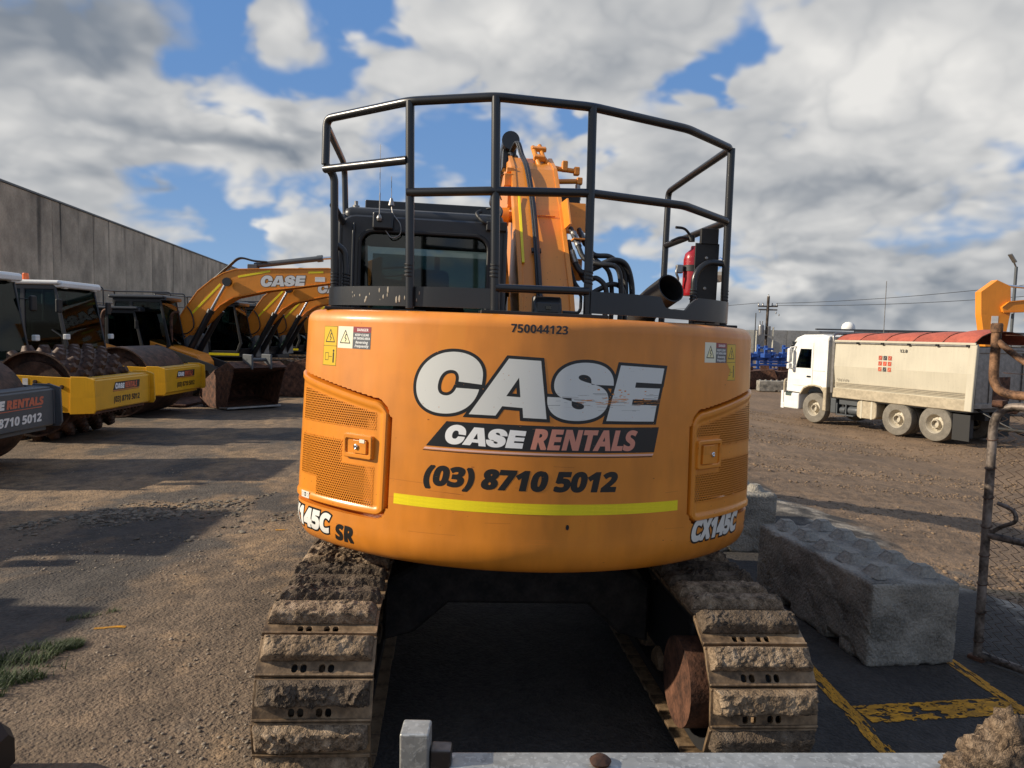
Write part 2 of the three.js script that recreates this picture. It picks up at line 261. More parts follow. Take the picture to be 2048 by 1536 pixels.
// ------------------------------------------------------------------ lettering
function drawCase(x, X, Y, W, H, fill, line, lw) {
  x.save(); x.translate(X, Y); x.scale(W / 508, H / 134); x.translate(-833, -696); x.lineJoin = 'miter';
  const letters = [
    () => { const a = Math.asin(6 / 62), b = .03; x.moveTo(967, 762); x.lineTo(968, 750); x.bezierCurveTo(972, 715, 945, 697, 912, 697); x.bezierCurveTo(868, 697, 834, 730, 834, 772); x.bezierCurveTo(834, 806, 856, 826, 892, 826); x.bezierCurveTo(928, 826, 955, 806, 962, 772); x.lineTo(917, 771); x.bezierCurveTo(912, 784, 903, 789, 894, 788); x.bezierCurveTo(882, 787, 878, 778, 880, 764); x.bezierCurveTo(883, 746, 892, 735, 906, 735); x.bezierCurveTo(918, 735, 923, 744, 921, 758); x.lineTo(967, 762); x.closePath(); },
    () => { x.moveTo(944, 824); x.lineTo(1017, 706); x.lineTo(1079, 708); x.lineTo(1094, 827); x.lineTo(1049, 826); x.lineTo(1047, 806); x.lineTo(1008, 804); x.lineTo(996, 824); x.closePath(); x.moveTo(1015, 783); x.lineTo(1042, 784); x.lineTo(1038, 744); x.closePath(); },
    () => { x.moveTo(1226, 754); x.bezierCurveTo(1228, 722, 1204, 708, 1170, 708); x.bezierCurveTo(1132, 708, 1106, 728, 1106, 757); x.bezierCurveTo(1106, 782, 1130, 786, 1150, 790); x.bezierCurveTo(1164, 793, 1168, 796, 1166, 801); x.bezierCurveTo(1162, 807, 1146, 806, 1142, 797); x.lineTo(1141, 782); x.lineTo(1094, 781); x.bezierCurveTo(1091, 812, 1112, 829, 1150, 829); x.bezierCurveTo(1190, 829, 1216, 812, 1216, 784); x.bezierCurveTo(1216, 758, 1192, 754, 1172, 749); x.bezierCurveTo(1157, 745, 1152, 742, 1154, 737); x.bezierCurveTo(1158, 731, 1176, 732, 1179, 743); x.lineTo(1180, 753); x.closePath(); },
    () => { x.moveTo(1240, 711); x.lineTo(1341, 715); x.lineTo(1335, 748); x.lineTo(1275, 746); x.lineTo(1273, 757); x.lineTo(1332, 758); x.lineTo(1327, 783); x.lineTo(1269, 782); x.lineTo(1267, 793); x.lineTo(1325, 794); x.lineTo(1319, 829); x.lineTo(1213, 828); x.closePath(); }];
  if (line) { x.strokeStyle = line; x.lineWidth = lw * 2; for (const l of letters) { x.beginPath(); l(); x.stroke(); } }
  x.fillStyle = fill; for (const l of letters) { x.beginPath(); l(); x.fill('evenodd'); }
  x.restore();
}
function heavy(x, text, X, Y, size, color, { skew = -.2, squeeze = 1, fat = .05, align = 'left', line } = {}) {
  x.save(); x.translate(X, Y); x.transform(squeeze, 0, skew, 1, 0, 0); x.font = 'bold ' + size + 'px sans-serif'; x.textAlign = align; x.textBaseline = 'alphabetic'; x.lineJoin = 'miter'; x.miterLimit = 2;
  if (line) { x.strokeStyle = line; x.lineWidth = size * .24; x.strokeText(text, 0, 0); }
  x.fillStyle = x.strokeStyle = color; x.lineWidth = size * fat; x.fillText(text, 0, 0); if (fat) x.strokeText(text, 0, 0); x.restore();
}
const wear = (x, w, h, n, seed, len = 14, color) => { const r = rng(seed); x.save(); if (!color) x.globalCompositeOperation = 'destination-out'; else x.strokeStyle = color; for (let i = 0; i < n; i++) { x.lineWidth = .6 + r() * 2; x.beginPath(); const a = r() * w, b = r() * h; x.moveTo(a, b); x.lineTo(a + (r() - .3) * len, b + (r() - .5) * 4); x.stroke(); } x.restore(); };
// the rental strip: dark slanted band, white and salmon words
function drawRentals(x, X, Y, W, H, pink = '#d98e76', line = '#e6b6a4') {
  x.save(); x.translate(X, Y); x.scale(W / 480, H / 70); x.fillStyle = '#17181a'; x.beginPath(); x.moveTo(46, 2); x.lineTo(478, 2); x.lineTo(468, 56); x.lineTo(6, 56); x.closePath(); x.fill();
  drawCase(x, 44, 8, 158, 43, '#f0efec');
  heavy(x, 'RENTALS', 208, 50, 56, pink, { skew: -.2, squeeze: .90, fat: .06 });
  x.fillStyle = line; x.beginPath(); x.moveTo(4, 59); x.lineTo(467, 59); x.lineTo(465, 63); x.lineTo(1, 63); x.closePath(); x.fill(); x.fillStyle = '#17181a'; x.fillRect(0, 64.5, 464, 1.6); x.restore();
}
const decalMat = (tex, rough = .4, cut = true) => { const m = new THREE.MeshPhysicalMaterial({ map: tex, roughness: rough, side: THREE.DoubleSide, clearcoat: .25, clearcoatRoughness: .25 }); if (cut) m.alphaTest = .5; return m; };

// ------------------------------------------------------------------ the big excavator, seen from behind
const EX = thing('excavator', 'large orange tracked excavator seen from behind with black handrails on its counterweight', 'excavator', [0, -.005, -4.81]);
EX.rotation.set(-.5 * D, 5.2 * D, -1.3 * D, 'YXZ');
const R0 = 1.55, RC = .31, TH = 50 * D, S1 = R0 * TH, S2 = S1 + RC * (Math.PI / 2 - TH), HB = .955, HT = 2.172;
function plan(s) {                                // counterweight outline: [x, z, nx, nz]
  const g = s < 0 ? -1 : 1, a = Math.abs(s);
  if (a <= S1) { const t = a / R0; return [g * R0 * Math.sin(t), R0 * Math.cos(t), g * Math.sin(t), Math.cos(t)]; }
  if (a <= S2) { const t = TH + (a - S1) / RC; return [g * ((R0 - RC) * Math.sin(TH) + RC * Math.sin(t)), (R0 - RC) * Math.cos(TH) + RC * Math.cos(t), g * Math.sin(t), Math.cos(t)]; }
  return [g * ((R0 - RC) * Math.sin(TH) + RC), (R0 - RC) * Math.cos(TH) - (a - S2), g, 0];
}
function inset(h) {
  let r = Math.max(0, h - 1.25) * .032;
  if (h < 1.10) { const t = Math.min(1, (1.10 - h) / (1.10 - HB)); r += .085 * (1 - Math.sqrt(1 - t * t)); }
  if (h > HT - .06) { const t = Math.min(1, (h - HT + .06) / .06); r += .06 * (1 - Math.sqrt(1 - t * t)); }
  return r;
}
const cwp = (s, h, off = 0) => { const [x, z, nx, nz] = plan(s), o = off - inset(h); return [x + nx * o, h, z + nz * o]; };
const doorTop = (a) => (a >= .885 ? 1.737 + (a - .885) * .17 : 1.737 - .09 * (1 - Math.sqrt(Math.max(0, 1 - ((.885 - a) / .1) ** 2))));
const doorBot = (a) => (a >= .845 ? 1.176 : 1.176 + .06 * (1 - Math.sqrt(Math.max(0, 1 - ((.845 - a) / .06) ** 2))));
{
  const rows = [[HB, .55], [HB, .25], [HB, .08], [HB, .02]];
  for (let k = 0; k <= 14; k++) rows.push([HB + (1.10 - HB) * (1 - Math.cos(k / 14 * Math.PI / 2)), 0]);
  for (let h = 1.106; h < HT - .062; h += .006) rows.push([h, 0]);
  for (let k = 0; k <= 8; k++) rows.push([HT - .06 + .06 * Math.sin(k / 8 * Math.PI / 2), 0]);
  rows.push([HT, .05], [HT, .3], [HT, .75]);
  const NS = 560, SM = 1.95;
  const f = (u, v) => {
    const s = (u * 2 - 1) * SM, [h, e] = rows[Math.round(v * (rows.length - 1))], a = Math.abs(s);
    const inD = e === 0 && a > .772 && h < doorTop(Math.max(a, .785)) + .011 && h > doorBot(Math.max(a, .785)) - .011;
    const q = cwp(s, h, -e); if (!inD) return q; return cwp(s, h, -.26);
  };
  let g = grid(NS, rows.length - 1, f, (u, v) => [(u * 2 - 1) * SM, rows[Math.round(v * (rows.length - 1))][0]]);
  g = smoothNormals(g.toNonIndexed(), 42);
  const grime = canvasTex(2048, 1024, (x, w, h) => {
    x.fillStyle = '#f4f4f4'; x.fillRect(0, 0, w, h); const r = rng(77);
    const im = x.getImageData(0, 0, w, h), d = im.data;
    for (let j = 0; j < h; j++) for (let i = 0; i < w; i++) { const u = i / w, v = j / h, n = fbm(u * 60, v * 5, 4, 81) - .5, c = fbm(u * 9, v * 5, 5, 83) - .5, k = 236 + n * 34 + c * 46, o = (j * w + i) * 4; d[o] = Math.min(255, k + 4); d[o + 1] = k; d[o + 2] = k - 2 + c * 20; }
    x.putImageData(im, 0, 0);
    for (let i = 0; i < 260; i++) { x.fillStyle = r() > .5 ? 'rgba(70,40,20,.55)' : 'rgba(255,235,205,.6)'; const q = .5 + r() * r() * 3.4; x.fillRect(r() * w, r() * h, q * (1 + r() * 2), q); }
    for (let i = 0; i < 70; i++) { x.strokeStyle = r() > .4 ? 'rgba(255,225,180,.35)' : 'rgba(80,45,20,.3)'; x.lineWidth = .5 + r() * 1.4; x.beginPath(); const a = r() * w, b = h * (.45 + r() * .55); x.moveTo(a, b); x.lineTo(a + (r() - .4) * 240, b + (r() - .5) * 10); x.stroke(); }
    for (let i = 0; i < 46; i++) { x.strokeStyle = 'rgba(245,235,220,.55)'; x.lineWidth = .5 + r() * 1.6; x.beginPath(); const a = w * (.5 + r() * .19), b = h * (.48 - r() * .06); x.moveTo(a, b); x.lineTo(a + 20 + r() * 130, b + (r() - .6) * 5); x.stroke(); }
    for (let i = 0; i < 60; i++) { x.strokeStyle = 'rgba(250,240,225,.6)'; x.lineWidth = .6 + r() * 1.8; x.beginPath(); const a = w * (.44 + r() * .14), b = h * (.13 + (r() - .5) * .03) ; x.moveTo(a, h - b); x.lineTo(a + r() * 60, h - b + (r() - .5) * 3); x.stroke(); }
  });
  grime.repeat.set(1 / 3.9, 1 / 1.25); grime.offset.set(.5, -HB / 1.25); grime.wrapS = grime.wrapT = THREE.RepeatWrapping;
  const m = M.orange.clone(); m.map = grime; m.roughness = 1; m.bumpMap = scaled(dataTex(256, (u, v) => fbm(u * 4, v * 4, 3, 91, 4), 1), 1.3); m.bumpScale = .006; m.roughnessMap = scaled(dataTex(512, (u, v) => clamp(.30 + fbm(u * 6, v * 4, 5, 87, 6) * .34 + (fbm(u * 70, v * 6, 3, 89, 70) - .5) * .12), 1), 1.6);
  const cw = part('counterweight', g, m, EX);
  // decals: thin vinyl sheets following the curve
  const patch = (s0, s1, h0, h1, off = .0008, ns = 60, nh = 8) => grid(ns, nh, (u, v) => cwp(lerp(s0, s1, u), lerp(h0, h1, v), off));
  const deco = (name, s0, s1, h0, h1, w, hh, draw, o = {}) => part(name, patch(s0, s1, h0, h1, o.off, o.ns ?? 90, 10), decalMat(canvasTex(w, hh, draw), o.rough ?? .4, o.cut ?? true), cw, o.label);
  deco('logo_decal', -.665, .605, 1.672, 2.006, 1600, 420, (x, w, h) => {
    drawCase(x, 22, 20, w - 46, h - 42, '#d8d8d2', '#121212', 6.5);
    const r = rng(5); x.globalCompositeOperation = 'destination-out';
    for (let i = 0; i < 60; i++) { x.lineWidth = .6 + r() * 2.4; x.beginPath(); const a = w * (.62 + r() * .36), b = h * (.62 + r() * .09); x.moveTo(a, b); x.lineTo(a + 10 + r() * 70, b + (r() - .5) * 7); x.stroke(); }
    for (let i = 0; i < 16; i++) x.fillRect(w * (.7 + r() * .24), h * (.48 + r() * .17), 4 + r() * 14, 2 + r() * 6);
    for (let i = 0; i < 50; i++) x.fillRect(w * r(), h * r(), 1 + r() * 5, 1 + r() * 4);
    x.globalCompositeOperation = 'source-atop';
    for (let i = 0; i < 40; i++) { x.strokeStyle = r() > .3 ? 'rgba(120,110,100,.55)' : 'rgba(30,30,30,.6)'; x.lineWidth = .8 + r() * 2; x.beginPath(); const a = w * (.5 + r() * .5), b = h * (.55 + r() * .25); x.moveTo(a, b); x.lineTo(a + 20 + r() * 110, b + (r() - .5) * 8); x.stroke(); }
    for (let i = 0; i < 30; i++) { x.strokeStyle = 'rgba(90,80,70,.35)'; x.lineWidth = .8; x.beginPath(); const a = w * r(), b = h * r(); x.moveTo(a, b); x.lineTo(a + (r() - .5) * 60, b + (r() - .5) * 30); x.stroke(); }
  }, { label: 'large white italic lettering outlined in black' });
  deco('rental_decal', -.60, .575, 1.508, 1.672, 1400, 210, (x, w, h) => { drawRentals(x, 6, 4, w - 12, h - 10); wear(x, w, h * .2, 26, 8, 40); wear(x, w, h, 30, 9, 30, 'rgba(150,140,130,.5)'); }, { label: 'black slanted band with white and salmon words' });
  deco('phone_decal', -.615, .535, 1.342, 1.482, 1400, 176, (x, w, h) => { heavy(x, '(03) 8710 5012', 30, h - 28, 150, '#141414', { squeeze: 1.12, fat: .085, skew: -.19 }); wear(x, w, h, 26, 12, 24); });
  deco('fleet_number_decal', -.205, .13, 2.078, 2.142, 512, 100, (x, w, h) => heavy(x, '750044123', 10, h - 18, 82, '#151515', { squeeze: 1.02, fat: .02, skew: 0 }));
  part('reflective_tape', patch(-.737, .70, 1.252, 1.302, .0009, 90, 4), M.tape, cw, 'bright yellow reflective strip');
  // model number decals at the lower corners
  const model = (label) => (x, w, h) => { x.save(); label(x, w, h); x.restore(); };
  part('model_decal', patch(-1.80, -.925, .985, 1.165, .0009, 90, 10), decalMat(canvasTex(1458, 300, model((x, w, h) => { heavy(x, 'CX145C', 305, 216, 222, '#e8e6df', { squeeze: .98, fat: .09, line: '#161616' }); heavy(x, 'SR', 1150, 252, 184, '#1a1a1a', { squeeze: 1.0, fat: .09 }); wear(x, w, h, 20, 3, 16); }))), cw);
  part('model_decal', patch(.775, 1.62, 1.045, 1.225, .0009, 90, 10), decalMat(canvasTex(1408, 300, model((x, w, h) => { heavy(x, 'CX145C', 44, 236, 226, '#d9d6cd', { squeeze: .90, fat: .1, line: '#161616' }); heavy(x, 'SR', 1000, 236, 150, '#1a1a1a', { fat: .1 }); wear(x, w, h, 90, 3, 40); }))), cw);
  // warning labels
  const tri = (x, cx, cy, r, bg) => { x.fillStyle = bg; x.strokeStyle = '#1a1a14'; x.lineWidth = r * .12; x.lineJoin = 'round'; x.beginPath(); x.moveTo(cx, cy - r); x.lineTo(cx + r * .9, cy + r * .62); x.lineTo(cx - r * .9, cy + r * .62); x.closePath(); x.fill(); x.stroke(); x.lineWidth = r * .14; x.beginPath(); x.moveTo(cx + r * .1, cy - r * .45); x.lineTo(cx - r * .08, cy - r * .05); x.lineTo(cx + r * .2, cy + r * .1); x.lineTo(cx, cy + r * .45); x.stroke(); x.beginPath(); x.arc(cx + r * .15, cy - r * .45, r * .1, 0, 7); x.fillStyle = '#1a1a14'; x.fill(); };
  const warn = (flip) => (x, w, h) => { x.fillStyle = '#e9e4c9'; x.fillRect(0, 0, w, h); tri(x, w * .24, h * .54, h * .36, '#efe6b4'); x.fillStyle = '#55575a'; x.fillRect(w * .48, 0, w * .52, h); x.fillStyle = '#8d2a33'; x.fillRect(w * .48, 0, w * .52, h * .26); x.fillStyle = '#efeeea'; x.textAlign = 'center'; x.font = 'bold ' + h * .17 + 'px sans-serif'; x.fillText('⚠ DANGER'.slice(2), w * .76, h * .2); x.font = 'bold ' + h * .15 + 'px sans-serif'; x.fillText('KEEP CLEAR', w * .74, h * .42, w * .46); x.fillText('OF SWING AREA', w * .74, h * .58, w * .48); x.font = 'italic bold ' + h * .16 + 'px sans-serif'; x.fillText('Reversing', w * .74, h * .76, w * .44); x.fillText('Frequently', w * .74, h * .93, w * .46); };
  const slew = (x, w, h) => { x.fillStyle = '#d8b01e'; x.fillRect(0, 0, w, h); x.strokeStyle = '#3a300a'; x.lineWidth = 3; x.strokeRect(3, 3, w - 6, h - 6); x.beginPath(); x.moveTo(0, h / 2); x.lineTo(w, h / 2); x.stroke(); tri(x, w / 2, h * .28, w * .36, '#dcb624'); x.lineWidth = 4; x.strokeRect(w * .18, h * .68, w * .24, h * .18); x.fillStyle = '#1d1a0c'; x.fillRect(w * .74, h * .66, w * .1, h * .26); x.beginPath(); x.arc(w * .79, h * .62, w * .06, 0, 7); x.fill(); x.beginPath(); x.moveTo(w * .45, h * .77); x.lineTo(w * .68, h * .77); x.stroke(); };
  deco('warning_label', -1.262, -1.152, 1.885, 2.086, 160, 300, slew, { cut: false, ns: 16, label: 'tall yellow pictogram label' });
  deco('warning_label', -1.145, -.918, 1.978, 2.086, 480, 230, warn(0), { cut: false, ns: 24, label: 'white and grey danger label' });
  deco('warning_label', .862, 1.058, 1.982, 2.084, 480, 230, warn(1), { cut: false, ns: 24, label: 'white and grey danger label' });
  deco('warning_label', 1.063, 1.16, 1.89, 2.08, 160, 300, (x, w, h) => { slew(x, w, h); x.globalCompositeOperation = 'destination-out'; x.beginPath(); x.moveTo(0, h * .5); x.lineTo(w * .4, h * .72); x.lineTo(w * .1, h); x.lineTo(0, h); x.fill(); wear(x, w, h, 40, 6, 30); }, { ns: 16, label: 'torn yellow pictogram label' });
  // chips and a bolt plug in the lower face
  const plug = grid(10, 2, (u, v) => { const t = u * 2 * Math.PI; return cwp(.105 + Math.cos(t) * .008 * v, 1.195 + Math.sin(t) * .013 * v, .004); });
  part('plug', plug, M.blackMatt, cw);

  // side doors: pressed panels with a raised rim, perforated vents and a latch
  const holes = (() => { const n = 64, m = 112, d = new Uint8Array(n * m * 4); for (let j = 0; j < m; j++) for (let i = 0; i < n; i++) { const x = i / n, y = j / m * 1.732; let k = 9; for (const [a, b] of [[0, 0], [1, 0], [0, 1.732], [1, 1.732], [.5, .866]]) k = Math.min(k, Math.hypot(x - a, y - b)); const c = k < .365 ? 0 : 255, o = (j * n + i) * 4; d[o] = d[o + 1] = d[o + 2] = c; d[o + 3] = 255; } const t = new THREE.DataTexture(d, n, m); t.wrapS = t.wrapT = THREE.RepeatWrapping; t.magFilter = THREE.LinearFilter; t.repeat.set(1 / .0135, 1 / .0234); t.needsUpdate = true; return t; })();
  const perf = M.orange.clone(); perf.alphaMap = holes; perf.alphaTest = .5; perf.map = null;
  const rim = (e) => (e <= 0 ? -.05 : e < .004 ? lerp(-.05, -.002, e / .004) : e < .012 ? lerp(-.002, .008, (e - .004) / .008) : e < .03 ? .009 : e < .046 ? lerp(.009, .001, (e - .03) / .016) : .001);
  for (const g of [-1, 1]) {
    const vents = g < 0 ? [[.857, 1.43, () => 1.592, (a) => doorTop(a) - .056], [1.072, 1.43, () => 1.312, () => 1.525], [.857, 1.268, () => 1.216, () => 1.415]]
      : [[.803, 1.43, (a) => (a < 1.02 ? 1.602 : 1.55), (a) => doorTop(Math.max(a, .9)) - .06 - Math.max(0, .9 - a) * .25], [.803, 1.43, () => 1.272, (a) => (a < 1.02 ? 1.424 : 1.487)]];
    const cols = [0, .004, .008, .012, .02, .03, .038, .046, .06]; for (let c = .07; c < .95; c += .01) cols.push(c);
    const rws = [0, .004, .008, .012, .02, .03, .038, .046], ah = [];
    const N = cols.length - 1, NR = rws.length * 2 + 56;
    const dg = grid(N, NR, (u, v) => {
      const ce = cols[Math.round(u * N)], a = .785 + ce, t = doorTop(a), b = doorBot(a), k = Math.round(v * NR);
      const h = k < rws.length ? b + rws[k] : k > NR - rws.length ? t - rws[NR - k] : lerp(b + .046, t - .046, (k - rws.length + 1) / (NR - 2 * rws.length + 2));
      ah.push([a, h]); return cwp(g * a, h, rim(Math.min(ce, h - b, t - h)));
    }, (u, v) => [.785 + cols[Math.round(u * N)], v * .6]);
    const ix = dg.index.array, kept = [];                     // the door is open behind its perforated vents
    for (let q = 0; q < ix.length; q += 3) { const a = (ah[ix[q]][0] + ah[ix[q + 1]][0] + ah[ix[q + 2]][0]) / 3, h = (ah[ix[q]][1] + ah[ix[q + 1]][1] + ah[ix[q + 2]][1]) / 3; if (!vents.some(([a0, a1, b, t]) => a > a0 + .008 && a < a1 - .008 && h > b(a) + .008 && h < t(a) - .008)) kept.push(ix[q], ix[q + 1], ix[q + 2]); }
    dg.setIndex(kept);
    const door = part('side_door', smoothNormals(dg.toNonIndexed(), 35), M.orange, EX);
    const sheet = (a0, a1, bot, top, off) => grid(30, 6, (u, v) => { const a = lerp(a0, a1, u); return cwp(g * a, lerp(bot(a), top(a), v), off); }, (u, v) => { const a = lerp(a0, a1, u); return [a, lerp(bot(a), top(a), v)]; });
    part('hinge_plate', grid(3, 8, (u, v) => cwp(g * 1.70, lerp(doorBot(1.7), doorTop(1.7), v), lerp(-.27, .0, u))), M.orange, door);
    for (const [a0, a1, b, t] of vents) {
      part('perforated_vent', sheet(a0, a1, b, t, .004), perf, door);
    }
    // latch: frame, recess, paddle and lock
    const [la, lb, h0, h1] = g < 0 ? [1.045, .862, 1.446, 1.561] : [.812, 1.005, 1.446, 1.592];
    const ca = (la + lb) / 2, w = Math.abs(lb - la), [px, , pz] = cwp(g * ca, (h0 + h1) / 2, .006), [, , nx, nz] = plan(g * ca), ry = Math.atan2(nx, nz), hc = (h0 + h1) / 2, hh = h1 - h0;
    const put = (geo) => mv(geo, px, hc, pz, 0, ry, 0);
    part('latch_frame', put(ext(rrect(-w / 2, w / 2, -hh / 2, hh / 2, .012), .03, .004, [rrect(-w / 2 + .018, w / 2 - .018, -hh / 2 + .022, hh / 2 - .022, .008)])), M.orange, door);
    part('latch_recess', put(rb(w - .03, hh - .04, .004, 0, 0, .004, .001)), M.orange, door);
    part('latch_paddle', put(rb((w - .04) * .6, hh - .05, .012, g < 0 ? .018 : -.016, 0, .012, .003)), M.orange, door);
    part('lock', put(lathe([[0, 0], [.013, 0], [.013, .007], [.008, .009], [.004, .007], [0, .007]], 'z', 16, g < 0 ? 0 : .012, 0, .018)), M.chrome, door);
    if (g < 0) part('latch_label', put(rb(.032, .018, .001, .035, .03, .0195, .0004)), decalMat(canvasTex(64, 36, (x, w2, h2_) => { x.fillStyle = '#e8e2cf'; x.fillRect(0, 0, w2, h2_); x.fillStyle = '#555'; for (let k = 0; k < 3; k++) x.fillRect(6, 6 + k * 10, 52 - k * 8, 4); }), .5, false), door);
    if (g < 0) part('noise_label', grid(6, 2, (u, v) => cwp(lerp(-1.385, -1.31, u), lerp(1.187, 1.222, v), .0105)), decalMat(canvasTex(160, 76, (x, w2, h2_) => { x.fillStyle = '#ddd8cc'; x.fillRect(0, 0, w2, h2_); x.strokeStyle = '#666'; x.lineWidth = 4; for (const q of [28, 132]) { x.beginPath(); x.arc(q, 38, 17, 0, 7); x.stroke(); } x.fillStyle = '#333'; x.fillRect(62, 14, 36, 20); x.fillRect(66, 40, 28, 22); }), .5, false), door);
  }
}
// upper structure
part('upper_frame', [bl(-.95, .95, .93, 1.06, -1.35, .95, .02), bl(-.5, .5, .80, .95, -.55, .55, .03)], M.blackMatt, EX);
part('engine_house', [bl(.42, 1.25, 1.06, 2.10, -1.25, .55, .05), bl(-1.25, .42, 1.06, 2.06, .28, .7, .05)], M.orange, EX);
part('house_cover', [bl(-1.0, 1.0, 2.10, 2.165, .15, .78, .02), bl(.45, 1.18, 2.10, 2.16, -1.2, .15, .02)], M.blackMatt, EX);

// cab
{
  const cab = part('cab', [
    ext(rrect(-1.175, -.135, 1.15, 2.79, .10, 5), .05, .012, [rrect(-1.045, -.245, 2.02, 2.695, .085, 5)]).translate(0, 0, .19),
    extX([[.215, 1.15], [.215, 2.74], [.14, 2.80], [-1.05, 2.80], [-1.4, 1.9], [-1.42, 1.15]], -1.185, -1.14, .012, [[[.08, 1.75], [.08, 2.6], [-.42, 2.62], [-.42, 1.75]], [[-.52, 1.45], [-.52, 2.62], [-.98, 2.62], [-1.28, 1.85], [-1.28, 1.45]]]),
    extX([[.215, 1.15], [.215, 2.74], [.14, 2.80], [-1.05, 2.80], [-1.4, 1.9], [-1.42, 1.15]], -.17, -.125, .012, [[[.05, 1.8], [.05, 2.6], [-.98, 2.62], [-1.25, 1.85], [-1.25, 1.8]]]),
    bl(-1.17, -.14, 1.1, 1.2, -1.42, .2, .02), bl(-1.17, -.14, 1.2, 1.5, -1.42, -1.34, .02),
  ], M.cabGrey, EX);
  part('roof', [bl(-1.17, -.14, 2.745, 2.86, -1.08, .12, .05)], M.cabGrey, cab);
  part('roof_guard', [bl(-1.06, -.15, 2.875, 2.945, -1.15, -.12, .008), bl(-1.04, -1.0, 2.84, 2.88, -.9, -.2, .005), bl(-.22, -.18, 2.84, 2.88, -.9, -.2, .005)], M.black, cab);
  part('rear_window', bl(-1.06, -.235, 2.0, 2.71, .172, .177, .001), M.glassDark, cab);
  part('window_seal', ext(rrect(-1.058, -.232, 2.008, 2.708, .09, 5), .02, .006, [rrect(-1.036, -.254, 2.03, 2.686, .08, 5)]).translate(0, 0, .216), M.rubber, cab);
  part('side_window', bl(-1.165, -1.16, 1.4, 2.66, -1.3, .1, .001), M.glass, cab);
  part('side_window', bl(-.15, -.146, 1.75, 2.66, -1.3, .1, .001), M.glass, cab);
  part('windscreen', rb(.96, 1.25, .006, -.655, 2.15, -1.2, .001, -.36), M.glass, cab);
  part('seat', [rb(.5, .62, .14, -.62, 1.98, -.32, .05, -.1), rb(.5, .14, .5, -.62, 1.65, -.6, .05), rb(.27, .2, .1, -.62, 2.42, -.3, .045, -.1), bl(-.75, -.5, 1.2, 1.6, -.75, -.4, .03)], M.seat, cab);
  part('window_divider', bl(-.61, -.565, 2.0, 2.7, -1.17, -1.13, .004), M.black, cab);
  part('guard_rail_corner', sweep([[-1.085, 1.2, .228], [-1.085, 2.70, .228], [-1.08, 2.77, .19]], .009, .04, 8), M.black, cab);
  // aerials
  part('aerial_box', rb(.13, .11, .05, -.905, 2.755, .235, .015), M.black, cab);
  part('aerial', [lathe([[0, 0], [.014, .004], [.019, .02], [.014, .034], [.007, .042], [0, .05]], 'y', 14, -.925, 2.745, .27), bar([-.925, 2.79, .27], [-.927, 2.92, .268], .0038, 6), bar([-.927, 2.92, .268], [-.935, 3.215, .25], .0019, 6)], M.steel, cab);
  part('aerial', [lathe([[0, 0], [.021, 0], [.008, .045], [0, .05]], 'y', 14, -.862, 2.86, .19), bar([-.862, 2.905, .19], [-.866, 3.04, .19], .002, 6), sweep([[-.862, 2.865, .19], [-.845, 2.80, .22], [-.80, 2.74, .235], [-.80, 2.68, .235], [-.85, 2.655, .24], [-.89, 2.70, .235]], .004, 0, 6, true)], M.steel, cab);
  part('bolt', [lathe([[0, 0], [.022, 0], [.022, .012], [.012, .014], [.012, .04], [0, .04]], 'y', 10, -1.1, 2.865, .02)], M.steel, cab);
  part('wiring_box', [rb(.13, .06, .04, -.2, 2.76, .235, .008), sweep([[-.25, 2.77, .24], [-.29, 2.79, .24], [-.325, 2.84, .2], [-.30, 2.86, .18]], .013, 0, 8, true), sweep([[-.2, 2.79, .235], [-.17, 2.85, .22], [-.19, 2.9, .15], [-.26, 2.89, .1]], .008, 0, 8, true)], M.rubber, cab);
}
// deck plates on the counterweight
function wallStrip(pts, h0, h1, t, notch) {
  const P = pts.map((p) => new THREE.Vector3(p[0], 0, p[1])), c = new THREE.CatmullRomCurve3(P, false, 'centripetal'), n = 48, out = [];
  for (let i = 0; i <= n; i++) { const p = c.getPoint(i / n), tn = c.getTangent(i / n), nx = -tn.z, nz = tn.x; out.push([p.x, p.z, nx, nz, i / n]); }
  const ring = (u) => { const q = out[Math.round(u * n)], top = notch ? notch(q[4], q[0]) ?? h1 : h1; return [q, top]; };
  const sect = [[-.5, 0], [-.5, .5], [-.5, 1], [.5, 1], [.5, .5], [.5, 0], [-.5, 0]];
  const g = grid(n, 6, (u, v) => { const [q, top] = ring(u), [a, b] = sect[Math.round(v * 6)]; return [q[0] + q[2] * a * t, lerp(h0, top, b), q[1] + q[3] * a * t]; });
  const cap = (u) => { const [q, top] = ring(u), e = (a, h) => [q[0] + q[2] * a * t, h, q[1] + q[3] * a * t]; return grid(1, 1, (a, b) => e(a - .5, lerp(h0, top, b))); };
  return merge([g, cap(0), cap(1)].map((k) => boxUV(smoothNormals(k.toNonIndexed(), 30))));
}
